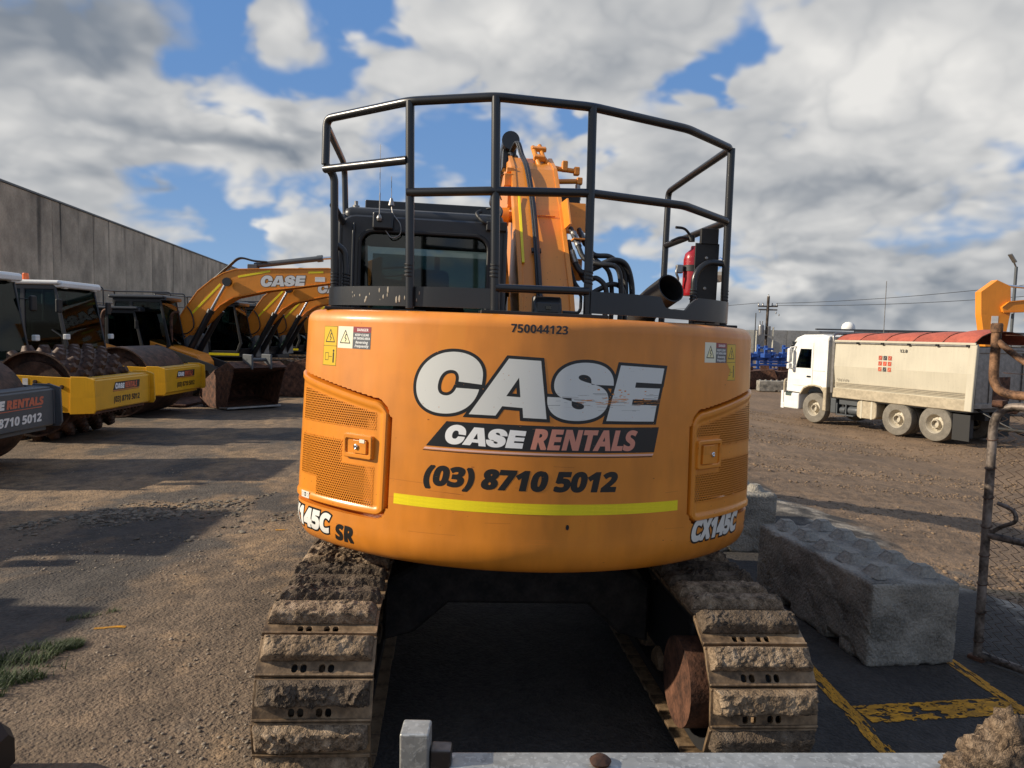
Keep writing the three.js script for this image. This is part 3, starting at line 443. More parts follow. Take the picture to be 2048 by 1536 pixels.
{
  const dirty = M.black.clone(); dirty.map = canvasTex(512, 512, (x, w, h) => { x.fillStyle = '#fff'; x.fillRect(0, 0, w, h); }, true); dirty.map = scaled(T.paintTint, .3);
  part('deck_plate', wallStrip([[-1.16, .1], [-1.155, .55], [-1.10, .86], [-.95, 1.03], [-.62, 1.23], [-.25, 1.345]], 2.198, 2.295, .012), M.black, EX, 'black deck plate spattered with pale droppings');
  part('deck_plate', wallStrip([[.2, 1.35], [.45, 1.27], [.72, 1.13], [.95, .98], [1.09, .83], [1.145, .55], [1.15, .1]], 2.198, 2.305, .012, (t, x) => (x > .585 && x < .80 && t < .75 ? 2.305 - .058 * sst(.585, .63, x) * sst(.80, .755, x) : t > .4 ? 2.318 : 2.305)), M.black, EX, 'black deck plate notched round the exhaust');
  const r = rng(31), crv = new THREE.CatmullRomCurve3([[-1.10, .86], [-.95, 1.03], [-.62, 1.23], [-.25, 1.345]].map((p) => new THREE.Vector3(p[0], 0, p[1])), false, 'centripetal'), spl = [];
  for (let i = 0; i < 34; i++) { const u = r() * (i < 24 ? .55 : .95) + .03, p = crv.getPoint(u), t = crv.getTangent(u), q = .0025 + r() * r() * .006; spl.push(mv(new THREE.SphereGeometry(q, 6, 4).scale(1, 1 + r() * 2.2, .15), p.x - t.z * .0065, 2.21 + r() * .07, p.z + t.x * .0065, 0, Math.atan2(-t.z, t.x))); }
  part('droppings', spl, M.skin, EX).userData.kind = 'stuff';
  part('hinge_base', bl(-.33, .28, 2.172, 2.19, 1.18, 1.42, .004), M.blackMatt, EX); part('hinge_base', bl(.62, 1.13, 2.172, 2.188, .3, .9, .004), M.blackMatt, EX); part('hinge_base', bl(-1.12, -.6, 2.172, 2.188, .3, 1.0, .004), M.blackMatt, EX);
}
// handrails
{
  const rr = .0215, H = 3.179, t = (name, pts, r = rr, b = .06) => part(name, sweep(pts, r, b, 12), M.black, EX);
  t('top_rail', [[-1.16, 2.94, .85], [-1.16, H, .845], [-.703, H, 1.232], [-.298, H, 1.385], [.168, H, 1.34], [.716, H, 1.108], [1.065, H, .81], [1.03, 3.15, .3], [1.0, 3.12, -.12], [1.0, 2.19, -.12]], rr, .045);
  t('corner_post', [[-1.16, 2.94, .85], [-1.115, 2.885, .83], [-1.1, 2.19, .79]], rr, .03);
  t('side_hoop', [[-1.165, 3.15, .78], [-1.185, 3.14, .0], [-1.165, 2.74, .0], [-1.125, 2.74, .78]], rr * .9, .1);
  t('mid_rail', [[-1.16, 2.915, .85], [-.705, 2.90, 1.235]], rr);
  t('mid_rail', [[-.70, 2.745, 1.235], [-.30, 2.748, 1.378], [.175, 2.775, 1.335], [.72, 2.79, 1.10], [1.075, 2.775, .80], [1.03, 2.76, .25], [1.0, 2.75, -.1]], rr, .04);
  t('post', [[-.703, H, 1.232], [-.672, 2.188, 1.222]]);
  t('post', [[-.298, H, 1.385], [-.262, 2.186, 1.36]]);
  t('post', [[.168, H, 1.34], [.193, 2.186, 1.33]]);
  t('post', [[1.068, H, .81], [1.10, 2.19, .76]]);
  t('low_rail', [[-.265, 2.297, 1.375], [.19, 2.304, 1.345]], rr * .9);
  t('grab_hoop', [[-1.105, 2.53, .8], [-1.055, 2.50, .79], [-1.045, 2.40, .785], [-1.045, 2.19, .78]], rr * .85, .04);
  t('grab_hoop', [[1.10, 2.54, .765], [.97, 2.545, .79], [.90, 2.47, .80], [.90, 2.19, .80]], rr * .85, .05);
  const coil = (x, z, y) => part('spring', sweep(Array.from({ length: 33 }, (_, i) => [x + Math.cos(i * .78) * .019, y + i * .0022, z + Math.sin(i * .78) * .019]), .0055, 0, 5), M.blackMatt, EX);
  coil(-.681, 1.226, 2.34); coil(-.271, 1.366, 2.345); coil(.189, 1.333, 2.34); coil(-1.104, .80, 2.315); coil(-1.045, .785, 2.315); coil(.90, .80, 2.32); coil(1.095, .768, 2.33);
  part('bracket_loop', sweep([[.075, 2.20, 1.30], [.155, 2.20, 1.29], [.165, 2.22, 1.29], [.165, 2.285, 1.29], [.15, 2.30, 1.29], [.07, 2.30, 1.30]], .008, .02, 8), M.black, EX);
  part('rear_camera', [extX([[1.26, 2.185], [1.37, 2.185], [1.365, 2.21], [1.33, 2.27], [1.26, 2.275]], -.075, .062, .008), rb(.11, .05, .03, -.006, 2.215, 1.355, .006)], M.black, EX);
  part('camera_lens', rb(.03, .02, .006, -.006, 2.215, 1.373, .002), M.glassDark, EX);
  part('extinguisher_mount', [bl(.928, 1.07, 2.20, 2.66, .70, .712, .003), bl(.955, 1.06, 2.655, 2.745, .69, .72, .004)], M.blackMatt, EX);
  for (const y of [2.40, 2.575]) part('mount_bolt', lathe([[0, 0], [.009, 0], [.009, .006], [0, .008]], 'z', 8, .995, y, .713), M.steel, EX);
  part('round_mirror', lathe([[0, .012], [.03, .011], [.06, .006], [.078, 0], [.078, -.01], [0, -.012]], 'z', 28, 1.125, 2.53, .56), M.mirrorGlass, EX);
  part('mirror_arm', sweep([[1.125, 2.53, .545], [1.11, 2.42, .55], [1.07, 2.3, .55], [1.07, 2.19, .55]], .008, .03, 8), M.black, EX);
  // exhaust: open pipe with a dark bore
  const pth = [[.655, 2.15, .60], [.655, 2.24, .64], [.685, 2.31, .76], [.735, 2.375, .90]];
  part('exhaust_pipe', [sweep(pth, .082, .05, 28, true, false), sweep(pth, .076, .05, 28, true, false), lathe([[.076, -.002], [.0835, -.002], [.0835, .004], [.076, .004], [.076, -.002]], 'z', 28).applyMatrix4(new THREE.Matrix4().lookAt(V(pth[3]), V(pth[2]), new THREE.Vector3(0, 1, 0)).setPosition(...pth[3]))], M.blackMatt, EX);
}
// boom, its cylinders, pipes and hoses
{
  const BX = .18, W = .17, prof = [[.16, 1.9], [.06, 2.12], [-.16, 2.44], [-.75, 3.06], [-1.2, 3.47], [-1.55, 3.64], [-2.2, 3.74], [-4.6, 3.15], [-4.7, 2.95], [-4.5, 2.85], [-2.4, 3.12], [-1.6, 2.86], [-.95, 2.32], [-.4, 1.72], [-.1, 1.5], [.1, 1.6]];
  const boom = part('boom', extX(prof, BX - W, BX + W, .006), M.boomOrange, EX);
  part('boom_edge', [extX([[.075, 2.115], [-.155, 2.455], [-.755, 3.075], [-1.21, 3.487], [-1.56, 3.655], [-1.545, 3.635], [-1.19, 3.465], [-.74, 3.055], [-.15, 2.44], [.06, 2.11]], BX - W - .022, BX - W + .012, .003), extX([[.075, 2.115], [-.155, 2.455], [-.755, 3.075], [-1.21, 3.487], [-1.56, 3.655], [-1.545, 3.635], [-1.19, 3.465], [-.74, 3.055], [-.15, 2.44], [.06, 2.11]], BX + W - .012, BX + W + .022, .003)], M.boomOrange, boom);
  part('weld_seam', bar([BX - .02, 3.005, -.685], [BX + .12, 3.005, -.685], .006, 6), M.boomOrange, boom);
  part('reflective_tape', extX([[-.30, 2.60], [-.86, 3.18], [-.854, 3.185], [-.295, 2.606]], BX - W + .012, BX - W + .032, .001), M.tape, boom);
  for (const g of [-1, 1]) {
    const c = part('boom_cylinder', [bar([BX + g * .26, 1.25, -.78], [BX + g * .26, 2.42, -1.02], .07, 16), lathe([[0, 0], [.082, 0], [.082, .05], [0, .05]], 'y', 16, BX + g * .26, 2.4, -1.02)], M.black, EX);
    part('rod', bar([BX + g * .26, 2.42, -1.02], [BX + g * .26, 3.02, -1.15], .036, 14), M.chrome, c);
    part('rod_eye', mv(lathe([[0, -.06], [.075, -.06], [.075, .06], [0, .06]], 'x', 16), BX + g * .26, 3.06, -1.16), M.boomOrange, c);
  }
  part('cylinder_pin', bar([BX - .36, 3.06, -1.16], [BX + .36, 3.06, -1.16], .045, 16), M.boomOrange, boom);
  const ac = part('arm_cylinder', [bar([.035, 3.90, -1.98], [.035, 3.70, -4.0], .078, 20), lathe([[0, 0], [.083, 0], [.083, .03], [0, .03]], 'z', 20, .035, 3.90, -1.99), bl(-.03, .10, 3.66, 3.84, -2.2, -2.05, .01)], M.black, EX);
  part('rod', bar([.035, 3.70, -4.0], [.035, 3.6, -4.8], .04, 12), M.chrome, ac);
  part('cylinder_pipe', [sweep([[.07, 3.78, -2.05], [.075, 3.72, -1.8], [.07, 3.66, -1.62]], .012, .05, 8), sweep([[.03, 3.8, -2.05], [.03, 3.74, -1.8], [.02, 3.66, -1.6]], .012, .05, 8)], M.rubber, EX);
  part('boom_bracket', [bl(-.05, .01, 3.42, 3.46, -1.4, -1.15, .005), bl(-.07, .0, 3.30, 3.40, -1.3, -1.1, .006), bl(-.03, .01, 3.15, 3.44, -1.35, -1.2, .006)], M.boomOrange, boom);
  part('arm', [extX([[-4.55, 3.35], [-4.2, 3.0], [-4.5, 1.0], [-4.8, .9], [-5.05, 3.1]], BX - .13, BX + .13, .01)], M.boomOrange, EX);
  part('bucket', [extX([[-4.4, 1.05], [-3.7, .75], [-3.55, .3], [-3.8, .02], [-4.2, .04], [-4.75, .35], [-4.8, .9]], BX - .45, BX + .45, .02)], M.rusty, EX);
  // steel pipes over the shoulder of the boom
  part('hydraulic_pipe', [sweep([[.20, 3.74, -1.56], [.215, 3.64, -1.45], [.28, 3.415, -1.28], [.36, 3.395, -1.28], [.575, 3.41, -1.28]], .021, .05, 10), rb(.05, .06, .06, .575, 3.41, -1.28, .01)], M.boomOrange, EX);
  part('hydraulic_pipe', [sweep([[.26, 3.76, -1.58], [.285, 3.62, -1.45], [.36, 3.53, -1.38], [.565, 3.515, -1.38]], .021, .05, 10), rb(.05, .07, .06, .565, 3.515, -1.38, .01), rb(.05, .09, .06, .46, 3.55, -1.38, .01)], M.boomOrange, EX);
  part('pipe_clamp', [rb(.10, .05, .07, .245, 3.62, -1.43, .01, .5), rb(.13, .04, .06, .25, 3.72, -1.53, .01, .5)], M.boomOrange, EX);
  part('hose_fitting', [bar([.565, 3.38, -1.28], [.565, 3.20, -1.26], .022, 10), lathe([[0, 0], [.028, 0], [.028, .04], [0, .04]], 'y', 6, .565, 3.25, -1.265)], M.steel, EX);
  part('valve_block', [bl(.36, .55, 3.0, 3.30, -1.35, -1.05, .01)], M.blackMatt, EX);
  part('boom_side_plate', [extX([[-.85, 3.14], [-.55, 3.12], [-.35, 2.9], [-.9, 2.9]], .36, .375, .003), bl(.36, .53, 2.905, 3.12, -.86, -.84, .003), rb(.17, .235, .012, .445, 3.0, -.66, .003, -.25)], M.boomOrange, EX);
  part('hose_bracket', bl(.40, .53, 2.80, 2.812, -.55, -.40, .003), M.boomOrange, EX); part('hose_bracket', bl(.36, .50, 2.52, 2.68, -.62, -.55, .005), M.boomOrange, EX);
  const hz = (pts, r = .019) => part('hydraulic_hose', sweep(pts, r, 0, 9, true), M.hose, EX);
  hz([[.40, 2.90, -.55], [.43, 2.78, -.42], [.48, 2.66, -.36], [.58, 2.62, -.30], [.70, 2.60, -.28], [.74, 2.45, -.28], [.74, 2.15, -.28]]);
  hz([[.47, 2.90, -.58], [.49, 2.80, -.46], [.56, 2.70, -.42], [.68, 2.69, -.42], [.78, 2.60, -.42], [.81, 2.45, -.42], [.80, 2.15, -.42]]);
  hz([[.38, 2.80, -.52], [.42, 2.64, -.42], [.47, 2.56, -.36], [.56, 2.60, -.36], [.69, 2.66, -.36], [.79, 2.64, -.40], [.85, 2.50, -.42], [.86, 2.15, -.42]], .022);
  hz([[.40, 2.60, -.5], [.43, 2.46, -.36], [.50, 2.40, -.30], [.58, 2.44, -.28], [.66, 2.48, -.28], [.76, 2.46, -.34], [.79, 2.3, -.34], [.79, 2.15, -.34]]);
  hz([[.46, 2.62, -.5], [.50, 2.50, -.36], [.56, 2.52, -.30], [.62, 2.46, -.26], [.63, 2.3, -.26], [.62, 2.15, -.26]]);
  hz([[.52, 2.72, -.5], [.58, 2.66, -.42], [.66, 2.58, -.36], [.69, 2.40, -.34], [.69, 2.15, -.34]], .017);
  part('hose_ferrule', [bar([.415, 2.86, -.50], [.44, 2.75, -.40], .024, 10), bar([.475, 2.87, -.55], [.50, 2.78, -.45], .024, 10), bar([.40, 2.72, -.46], [.425, 2.63, -.41], .024, 10)], M.steel, EX);
  const bk = (x, o) => [[x, 2.15, .09 + o], [x, 2.44, -.115 + o], [x + .005, 3.06, -.715 + o], [x - .012, 3.47, -1.165 + o], [x - .03, 3.66, -1.5 + o], [x - .06, 3.79, -1.62 + o], [x - .09, 3.76, -1.8 + o]];
  hz(bk(.115, .0), .011); hz(bk(.139, .004), .011); hz(bk(.128, .018), .009);
  part('hose_tie', [rb(.07, .02, .045, .128, 2.70, -.365, .004, .75)], M.rubber, EX);
  part('grease_line', [sweep([[-.04, 3.44, -1.3], [-.10, 3.40, -1.25], [-.12, 3.30, -1.2], [-.08, 3.2, -1.2]], .006, 0, 6, true), sweep([[-.02, 3.1, -1.15], [-.08, 3.05, -1.1], [-.05, 2.9, -1.1], [-.03, 2.6, -1.05]], .007, 0, 6, true)], M.rusty, EX);
}
// undercarriage
{
  part('car_body', [bl(-.42, .42, .44, .80, -.45, .45, .04), extZ([[-.80, .25], [-.80, .60], [-.5, .78], [.5, .78], [.80, .60], [.80, .25], [.62, .30], [.42, .48], [-.42, .48], [-.62, .30]], -.62, -.28, .02), extZ([[-.80, .25], [-.80, .60], [-.5, .78], [.5, .78], [.80, .60], [.80, .25], [.62, .30], [.42, .48], [-.42, .48], [-.62, .30]], .28, .62, .02), lathe([[.42, .78], [.48, .78], [.48, .84], [.42, .84]], 'y', 32)], M.underframe, EX);
  // muddy pads in a few variants
  const padGeo = (seed, lump) => {
    let g = new THREE.BoxGeometry(.475, .056, .104, 60, 6, 14); g.deleteAttribute('uv'); g.deleteAttribute('normal'); g = mergeVertices(g, 1e-5);
    const p = g.attributes.position;
    for (let i = 0; i < p.count; i++) {
      let x = p.getX(i), y = p.getY(i), z = p.getZ(i); const up = (y + .025) / .05;
      x *= 1 - .055 * up * up; z *= 1 - .16 * up * up;
      const e = Math.max(sst(.17, .235, Math.abs(x)), sst(.028, .058, Math.abs(z)));
      y -= .010 * up * e * e;
      const c = fbm(x * 22 + seed * 7, z * 22 + y * 20, 4, seed), f = fbm(x * 85 + seed, z * 85 + y * 85, 3, seed + 3) - .5, big = sst(.50, .70, fbm(x * 9 + seed * 3, z * 10, 3, seed + 8)) * lump;
      const amp = up > .15 ? 1 : .25;
      y += amp * ((c - .5) * .014 + f * .011 + big * (.012 + f * .03)) * (up > .5 ? 1 : .3); z += amp * ((c - .5) * .010 + f * .010) * (1 + big); x += amp * ((c - .5) * .010 + f * .010);
      p.setXYZ(i, x, y, z);
    }
    g.computeVertexNormals(); return boxUV(g);
  };
  const slot = (cx) => rrect(cx - .013, cx + .013, .034, .070, .0125, 3);
  const plate = () => mv(rot(ext([[-.25, -.086], [.25, -.086], [.25, .086], [-.25, .086]], .016, .001, [-.088, -.050, .028, .066].map(slot)), Math.PI / 2, 0, 0), 0, 0, 0);
  const lip = () => [rb(.498, .012, .010, 0, .012, .080, .003), rb(.498, .016, .012, 0, .006, -.079, .004)];
  const shoes = [];
  for (let k = 0; k < 7; k++) shoes.push(mergeGeometries([mv(padGeo(k * 5 + 2, k % 3 === 0 ? 1 : k % 3 === 1 ? .45 : .15), 0, .036, -.030), merge([plate(), ...lip()])].map(clean), true));
  const CZ = 1.43, CY = .41, RL = .352, N = 46, flat = 2 * CZ, per = 2 * flat + 2 * Math.PI * RL;
  for (const g of [-1, 1]) {
    const track = new THREE.Group(); track.name = 'track'; track.position.set(g * .995, 0, 0); EX.add(track);
    const r = rng(g + 20);
    for (let i = 0; i < N; i++) {
      let d = ((i + (g < 0 ? .32 : .55)) / N * per) % per, y, z, a;
      if (d < flat) { z = -CZ + d; y = CY + RL; a = 0; }
      else if (d < flat + Math.PI * RL) { a = (d - flat) / RL; z = CZ + Math.sin(a) * RL; y = CY + Math.cos(a) * RL; }
      else if (d < 2 * flat + Math.PI * RL) { z = CZ - (d - flat - Math.PI * RL); y = CY - RL; a = Math.PI; }
      else { const t = (d - 2 * flat - Math.PI * RL) / RL; a = Math.PI + t; z = -CZ - Math.sin(t) * RL; y = CY - Math.cos(t) * RL; }
      const s = part('track_shoe', shoes[Math.floor(r() * 7)], [(q => (q > .72 ? M.mudPale : q > (g < 0 ? .42 : .25) ? M.mud : M.mudDark))(r()), M.plate], track);
      s.position.set((r() - .5) * .006, y, z); s.rotation.x = a + (r() - .5) * .03;
    }
    const loop = (k) => Array.from({ length: 48 }, (_, i) => { const t = i / 48 * 2 * Math.PI; return [(Math.sin(t) >= 0 ? 1 : -1) * CZ + Math.sin(t) * k, CY + Math.cos(t) * k]; });
    part('slot_shade_belt', extX(loop(RL - .035), -.19, .19, .002, [loop(RL - .09).reverse()]), M.blackMatt, track);  // black belt added under the shoes so their slots look shaded
    part('track_frame', [bl(-.14, .14, .20, .62, -1.25, 1.2, .04)], M.blackMatt, track);
    for (let k = 0; k < 7; k++) part('track_roller', lathe([[0, -.17], [.07, -.17], [.09, -.15], [.09, -.06], [.07, -.05], [.07, .05], [.09, .06], [.09, .15], [.07, .17], [0, .17]], 'x', 16, 0, .17, -1.05 + k * .35), M.shoe, track);
    for (const z of [-.5, .5]) part('carrier_roller', lathe([[0, -.15], [.06, -.15], [.06, .15], [0, .15]], 'x', 14, 0, .66, z), M.shoe, track);
    part('sprocket', [lathe([[0, -.05], [.30, -.05], [.33, -.03], [.33, .03], [.30, .05], [0, .05]], 'x', 28, 0, CY, CZ)], M.shoe, track);
    part('idler', [lathe([[0, -.06], [.31, -.06], [.31, .06], [0, .06]], 'x', 28, 0, CY, -CZ)], M.shoe, track);
    part('travel_motor', [lathe([[0, -.03], [.12, -.03], [.125, 0], [.19, 0], [.205, .015], [.215, .03], [.215, .17], [0, .17]].map(([a, b]) => [a, -b]), 'x', 30, g * -.105, CY - .02, CZ - .03).scale(g > 0 ? 1 : -1, 1, 1)], M.rusty, track);
  }
}
// fire extinguisher strapped behind the mount
{
  const fx = thing('fire_extinguisher', 'small red fire extinguisher strapped behind the black plate on the handrail', 'fire extinguisher');
  fx.position.copy(EX.position); fx.rotation.copy(EX.rotation);
  part('cylinder', lathe([[0, 2.355], [.05, 2.358], [.058, 2.375], [.058, 2.57], [.05, 2.605], [.022, 2.63], [.018, 2.65], [0, 2.65]], 'y', 24, .945, 0, .64), M.red, fx);
  part('strap', lathe([[.0595, 2.50], [.062, 2.50], [.062, 2.535], [.0595, 2.535]], 'y', 24, .945, 0, .64), M.rubber, fx);
  part('handle', [sweep([[.925, 2.69, .64], [.86, 2.70, .65], [.80, 2.67, .66]], .008, .03, 8), sweep([[.925, 2.70, .64], [.88, 2.75, .65], [.82, 2.75, .66]], .008, .03, 8), lathe([[0, 2.675], [.02, 2.675], [.02, 2.71], [0, 2.71]], 'y', 12, .925, 0, .64)], M.rubber, fx);
  part('clamp', [rb(.04, .05, .03, .855, 2.51, .66, .006), sweep([[.85, 2.53, .66], [.835, 2.49, .67], [.85, 2.45, .665], [.84, 2.42, .66]], .007, 0, 6, true)], M.steel, fx);
}
// ------------------------------------------------------------------ ground
const dirtEdge = (x, z) => { const d = -z; return x - lerp(4.55, 3.35, clamp((d - 6.2) / 4.6)) - Math.max(0, d - 10.8) * -.16; };   // > 0: bare earth on the right
function groundLook(x, z) {
  const d = -z, n1 = fbm(x * .55 + 3, z * .55, 5, 101), n2 = fbm(x * 2.1, z * 2.1 + 7, 4, 103), n3 = fbm(x * 7.3, z * 7.3, 3, 107), e = dirtEdge(x, z) + (n2 - .5) * 1.3 + (n1 - .5) * .9;
  const earth = sst(-.1, .5, e), bitAndShade = sst(-1.0, -.75, x + (n2 - .5) * .2) * (1 - earth);            // bitumen on the right, carried under the machine to paint its deep shade
  // left: bitumen under a skin of trodden soil, thin in places
  const bare = sst(.50, .60, n1 * .5 + n2 * .3 + n3 * .2) * .9, tan = sst(.48, .60, fbm(x * .9 + 40, z * .45, 4, 111) * .75 + n3 * .25) * .9;
  let c = [lerp(.165, .27, tan), lerp(.117, .178, tan), lerp(.076, .098, tan)];
  c = c.map((k, i) => lerp(k, [.062, .054, .046][i], bare));
  const k3 = (.60 + n3 * .6) * (.72 + fbm(x * 1.1 + 9, z * .6, 4, 117) * .5); c = c.map((k) => k * k3);
  const bt = [.040, .035, .031].map((k) => k * (.75 + n3 * .5)); c = c.map((k, i) => lerp(k, bt[i], bitAndShade));
  const soil = [.185 * (.62 + n1 * .76), .122 * (.62 + n1 * .76), .073 * (.64 + n1 * .72)].map((k) => k * (.74 + n2 * .52)); c = c.map((k, i) => lerp(k, soil[i], earth));
  const dust = Math.exp(-(((e + .15) / .28) ** 2)) * sst(.40, .62, n2 * .5 + n3 * .5) * sst(5.4, 6.2, d) * (d < 14 ? 1 : 0) * .8; c = c.map((k, i) => lerp(k, [.42, .37, .30][i], dust));
  return { c, earth, bitAndShade };
}
function groundY(x, z) {
  const d = -z, L = groundLook(x, z), n = fbm(x * 3.1, z * 3.1, 4, 121) - .5, m = fbm(x * 12, z * 12, 3, 123) - .5;
  let y = gh(x);
  const flat = sst(1.9, 2.6, Math.abs(x)) , left = x < 0 ? flat : 0;
  y += left * (n * .028 + m * .009) * (x < -2 ? 1 : .4);
  const rut = fbm(x * .9 + z * 2.2, z * .25 - x * .12, 4, 131) - .5;
  y += L.earth * (n * .05 + m * .022 + rut * .12) * sst(40, 12, d) - L.earth * .012;
  return y - (x < 0 ? left * .006 : L.earth * .02);
}
{
  const xs = [], zs = [];
  const axis = (list, from, to, fine0, fine1, step, grow) => { for (let a = fine0; a <= fine1 + 1e-6; a += step) list.push(a); let a = fine0, s = step; while (a > from) { s *= grow; a -= s; list.unshift(a); } a = fine1; s = step; while (a < to) { s *= grow; a += s; list.push(a); } };
  axis(xs, -420, 420, -6.5, 9, .042, 1.045); axis(zs, -620, 14, -13, -2.6, .042, 1.04);
  const nx = xs.length, nz = zs.length, pos = new Float32Array(nx * nz * 3), col = new Float32Array(nx * nz * 3), uv = new Float32Array(nx * nz * 2), idx = [];
  for (let j = 0; j < nz; j++) for (let i = 0; i < nx; i++) {
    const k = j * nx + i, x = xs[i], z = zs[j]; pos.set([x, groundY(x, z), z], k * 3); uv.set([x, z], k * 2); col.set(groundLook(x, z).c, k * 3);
    if (i < nx - 1 && j < nz - 1) { const a = k, b = k + nx; idx.push(a, b, a + 1, b, b + 1, a + 1); }
  }
  const g = new THREE.BufferGeometry(); g.setAttribute('position', new THREE.BufferAttribute(pos, 3)); g.setAttribute('color', new THREE.BufferAttribute(col, 3)); g.setAttribute('uv', new THREE.BufferAttribute(uv, 2)); g.setIndex(idx); g.computeVertexNormals();
  const speck = dataTex(1024, (u, v) => { const a = fbm(u * 90, v * 90, 2, 141, 90), b = fbm(u * 18, v * 18, 4, 143, 18), s = vn(u * 130, v * 130, 147, 130); const k = clamp(.72 + (a - .5) * .5 + (b - .5) * .42 + (s > .9 ? .22 : s < .1 ? -.22 : 0)); return [k, k * .985, k * .965]; }, 1.9);
  const bump = dataTex(1024, (u, v) => clamp(.5 + (fbm(u * 100, v * 100, 3, 151, 100) - .5) * .9 + (fbm(u * 22, v * 22, 3, 153, 22) - .5) * .5), 1.55);
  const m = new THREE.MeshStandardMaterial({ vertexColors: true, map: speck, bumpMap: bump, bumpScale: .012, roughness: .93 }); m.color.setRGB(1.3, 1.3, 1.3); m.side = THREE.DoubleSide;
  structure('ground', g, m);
}
// small stones, clods and grass lie on it
const sc = new THREE.Matrix4(), qq = new THREE.Quaternion(), ee = new THREE.Euler();
function scatter(name, label, category, geo, m, n, seed, place) {
  const r = rng(seed), list = []; for (let i = 0; i < n; i++) { const p = place(r); if (p) list.push(p); }
  const im = new THREE.InstancedMesh(geo, m, list.length), c = new THREE.Color();
  list.forEach(([x, y, z, s, sy, t], i) => { qq.setFromEuler(ee.set((r() - .5) * .6, r() * 6.3, (r() - .5) * .6)); sc.compose(V([x, y, z]), qq, V([s, s * (sy ?? 1), s])); im.setMatrixAt(i, sc); im.setColorAt(i, c.setRGB(...(t ?? [1, 1, 1]))); });
  im.name = name; im.userData = { kind: 'stuff', label, category }; shade(im); scene.add(im); return im;
}
function rock(seed, detail = 1) { let g = new THREE.IcosahedronGeometry(1, detail); g.deleteAttribute('uv'); g.deleteAttribute('normal'); g = mergeVertices(g, 1e-4); const p = g.attributes.position; for (let i = 0; i < p.count; i++) { const x = p.getX(i), y = p.getY(i), z = p.getZ(i), k = .72 + v3n(x * 2 + seed, y * 2, z * 2, seed) * .62; p.setXYZ(i, x * k, y * k * .75, z * k); } g.computeVertexNormals(); return g; }
{
  const stone = mat(.26, .215, .165, .95), clod = mat(.19, .128, .078, .97);
  scatter('gravel', 'loose grey gravel trodden into the yard on the left', 'gravel', rock(3, 0), stone, 26000, 61, (r) => {
    const x = -6.5 + r() * 5.3, z = -2.7 - r() * r() * 10, k = fbm(x * .8 + 3, z * .8, 3, 161) + fbm(x * 3, z * 3, 2, 163) * .5; if (k < .66 + r() * .3) return null;
    const s = .003 + r() ** 5 * .011; const t = .5 + r() * .8; return [x, groundY(x, z) + s * .2, z, s, .8, [t, t * .97, t * .93]];
  });
  scatter('soil_clods', 'crumbled brown clods of soil strewn over the bare earth on the right', 'soil', rock(9, 1), clod, 60000, 67, (r) => {
    const d = 6 + r() ** 1.5 * 26, x = 1.5 + r() * 16, z = -d, L = groundLook(x, z); if (L.earth < .6) return null; const band = fbm(x * .5 + z * 1.4, z * .3, 4, 171); if (band < .44 + r() * .2) return null;
    const s = .006 + r() ** 4 * .022 + (d > 12 ? .006 : 0); const t = .6 + r() * .6; return [x, groundY(x, z) + s * .15, z, s, .7, [t, t, t]];
  });
  scatter('rubble', 'crumbled bitumen rubble ridge lying across the shadows on the left', 'rubble', rock(5, 1), mat(.17, .145, .115, .96), 6000, 91, (r) => {
    const t = r(), w = (r() + r() + r() - 1.5) * 1.0, x = lerp(-4.9, -1.75, t) + w * .5, z = lerp(-7.3, -8.7, t) - w * (t > .5 ? 1.3 : .8); if (fbm(x * 2.2, z * 2.2, 3, 173) < .42 + r() * .2) return null; const s = .004 + r() ** 5 * .026, k = .4 + r() * .9; return [x, groundY(x, z) + s * .15, z, s, .6, [k, k * .97, k * .9]];
  });
  const blade = (() => { const g = new THREE.BufferGeometry(), p = [], n = 4; for (let i = 0; i <= n; i++) { const t = i / n, w = .05 * (1 - t * .95); p.push(-w, t - t * t * .15, t * t * .75, w, t - t * t * .15, t * t * .75); } const idx = []; for (let i = 0; i < n; i++) idx.push(i * 2, i * 2 + 1, i * 2 + 2, i * 2 + 2, i * 2 + 1, i * 2 + 3); g.setAttribute('position', new THREE.Float32BufferAttribute(p, 3)); g.setIndex(idx); g.computeVertexNormals(); return g; })();
  const grass = mat(.05, .078, .018, .8, 0, { transmission: .3, thickness: 0 });
  const patchOf = (spots) => (r) => { const [cx, cz, rx, rz, a, hgt] = spots[Math.floor(r() * spots.length)], t = r() * 6.3, q = Math.sqrt(r()), u = Math.cos(t) * q * rx, v = Math.sin(t) * q * rz, x = cx + u * Math.cos(a) - v * Math.sin(a), z = cz + u * Math.sin(a) + v * Math.cos(a); if (fbm(x * 9, z * 9, 2, 181) < .38) return null; const k = .7 + r() * .7; return [x, groundY(x, z) - .003, z, hgt * (.5 + r()), 1, [k, k, k * .8]]; };
  scatter('grass', 'ragged green weeds growing through the yard at the lower left', 'grass', blade, grass, 5200, 71, patchOf([[-2.88, -4.0, .30, .12, -.5, .06], [-2.95, -4.25, .26, .14, -.9, .055], [-3.05, -3.8, .3, .2, 0, .06], [-2.78, -4.45, .08, .07, 0, .035]]));
  scatter('grass_tuft', 'small thin pale tuft of grass beside the yellow paint scrap', 'grass', blade, grass, 420, 73, patchOf([[-2.95, -4.95, .20, .04, -.55, .03]]));
}
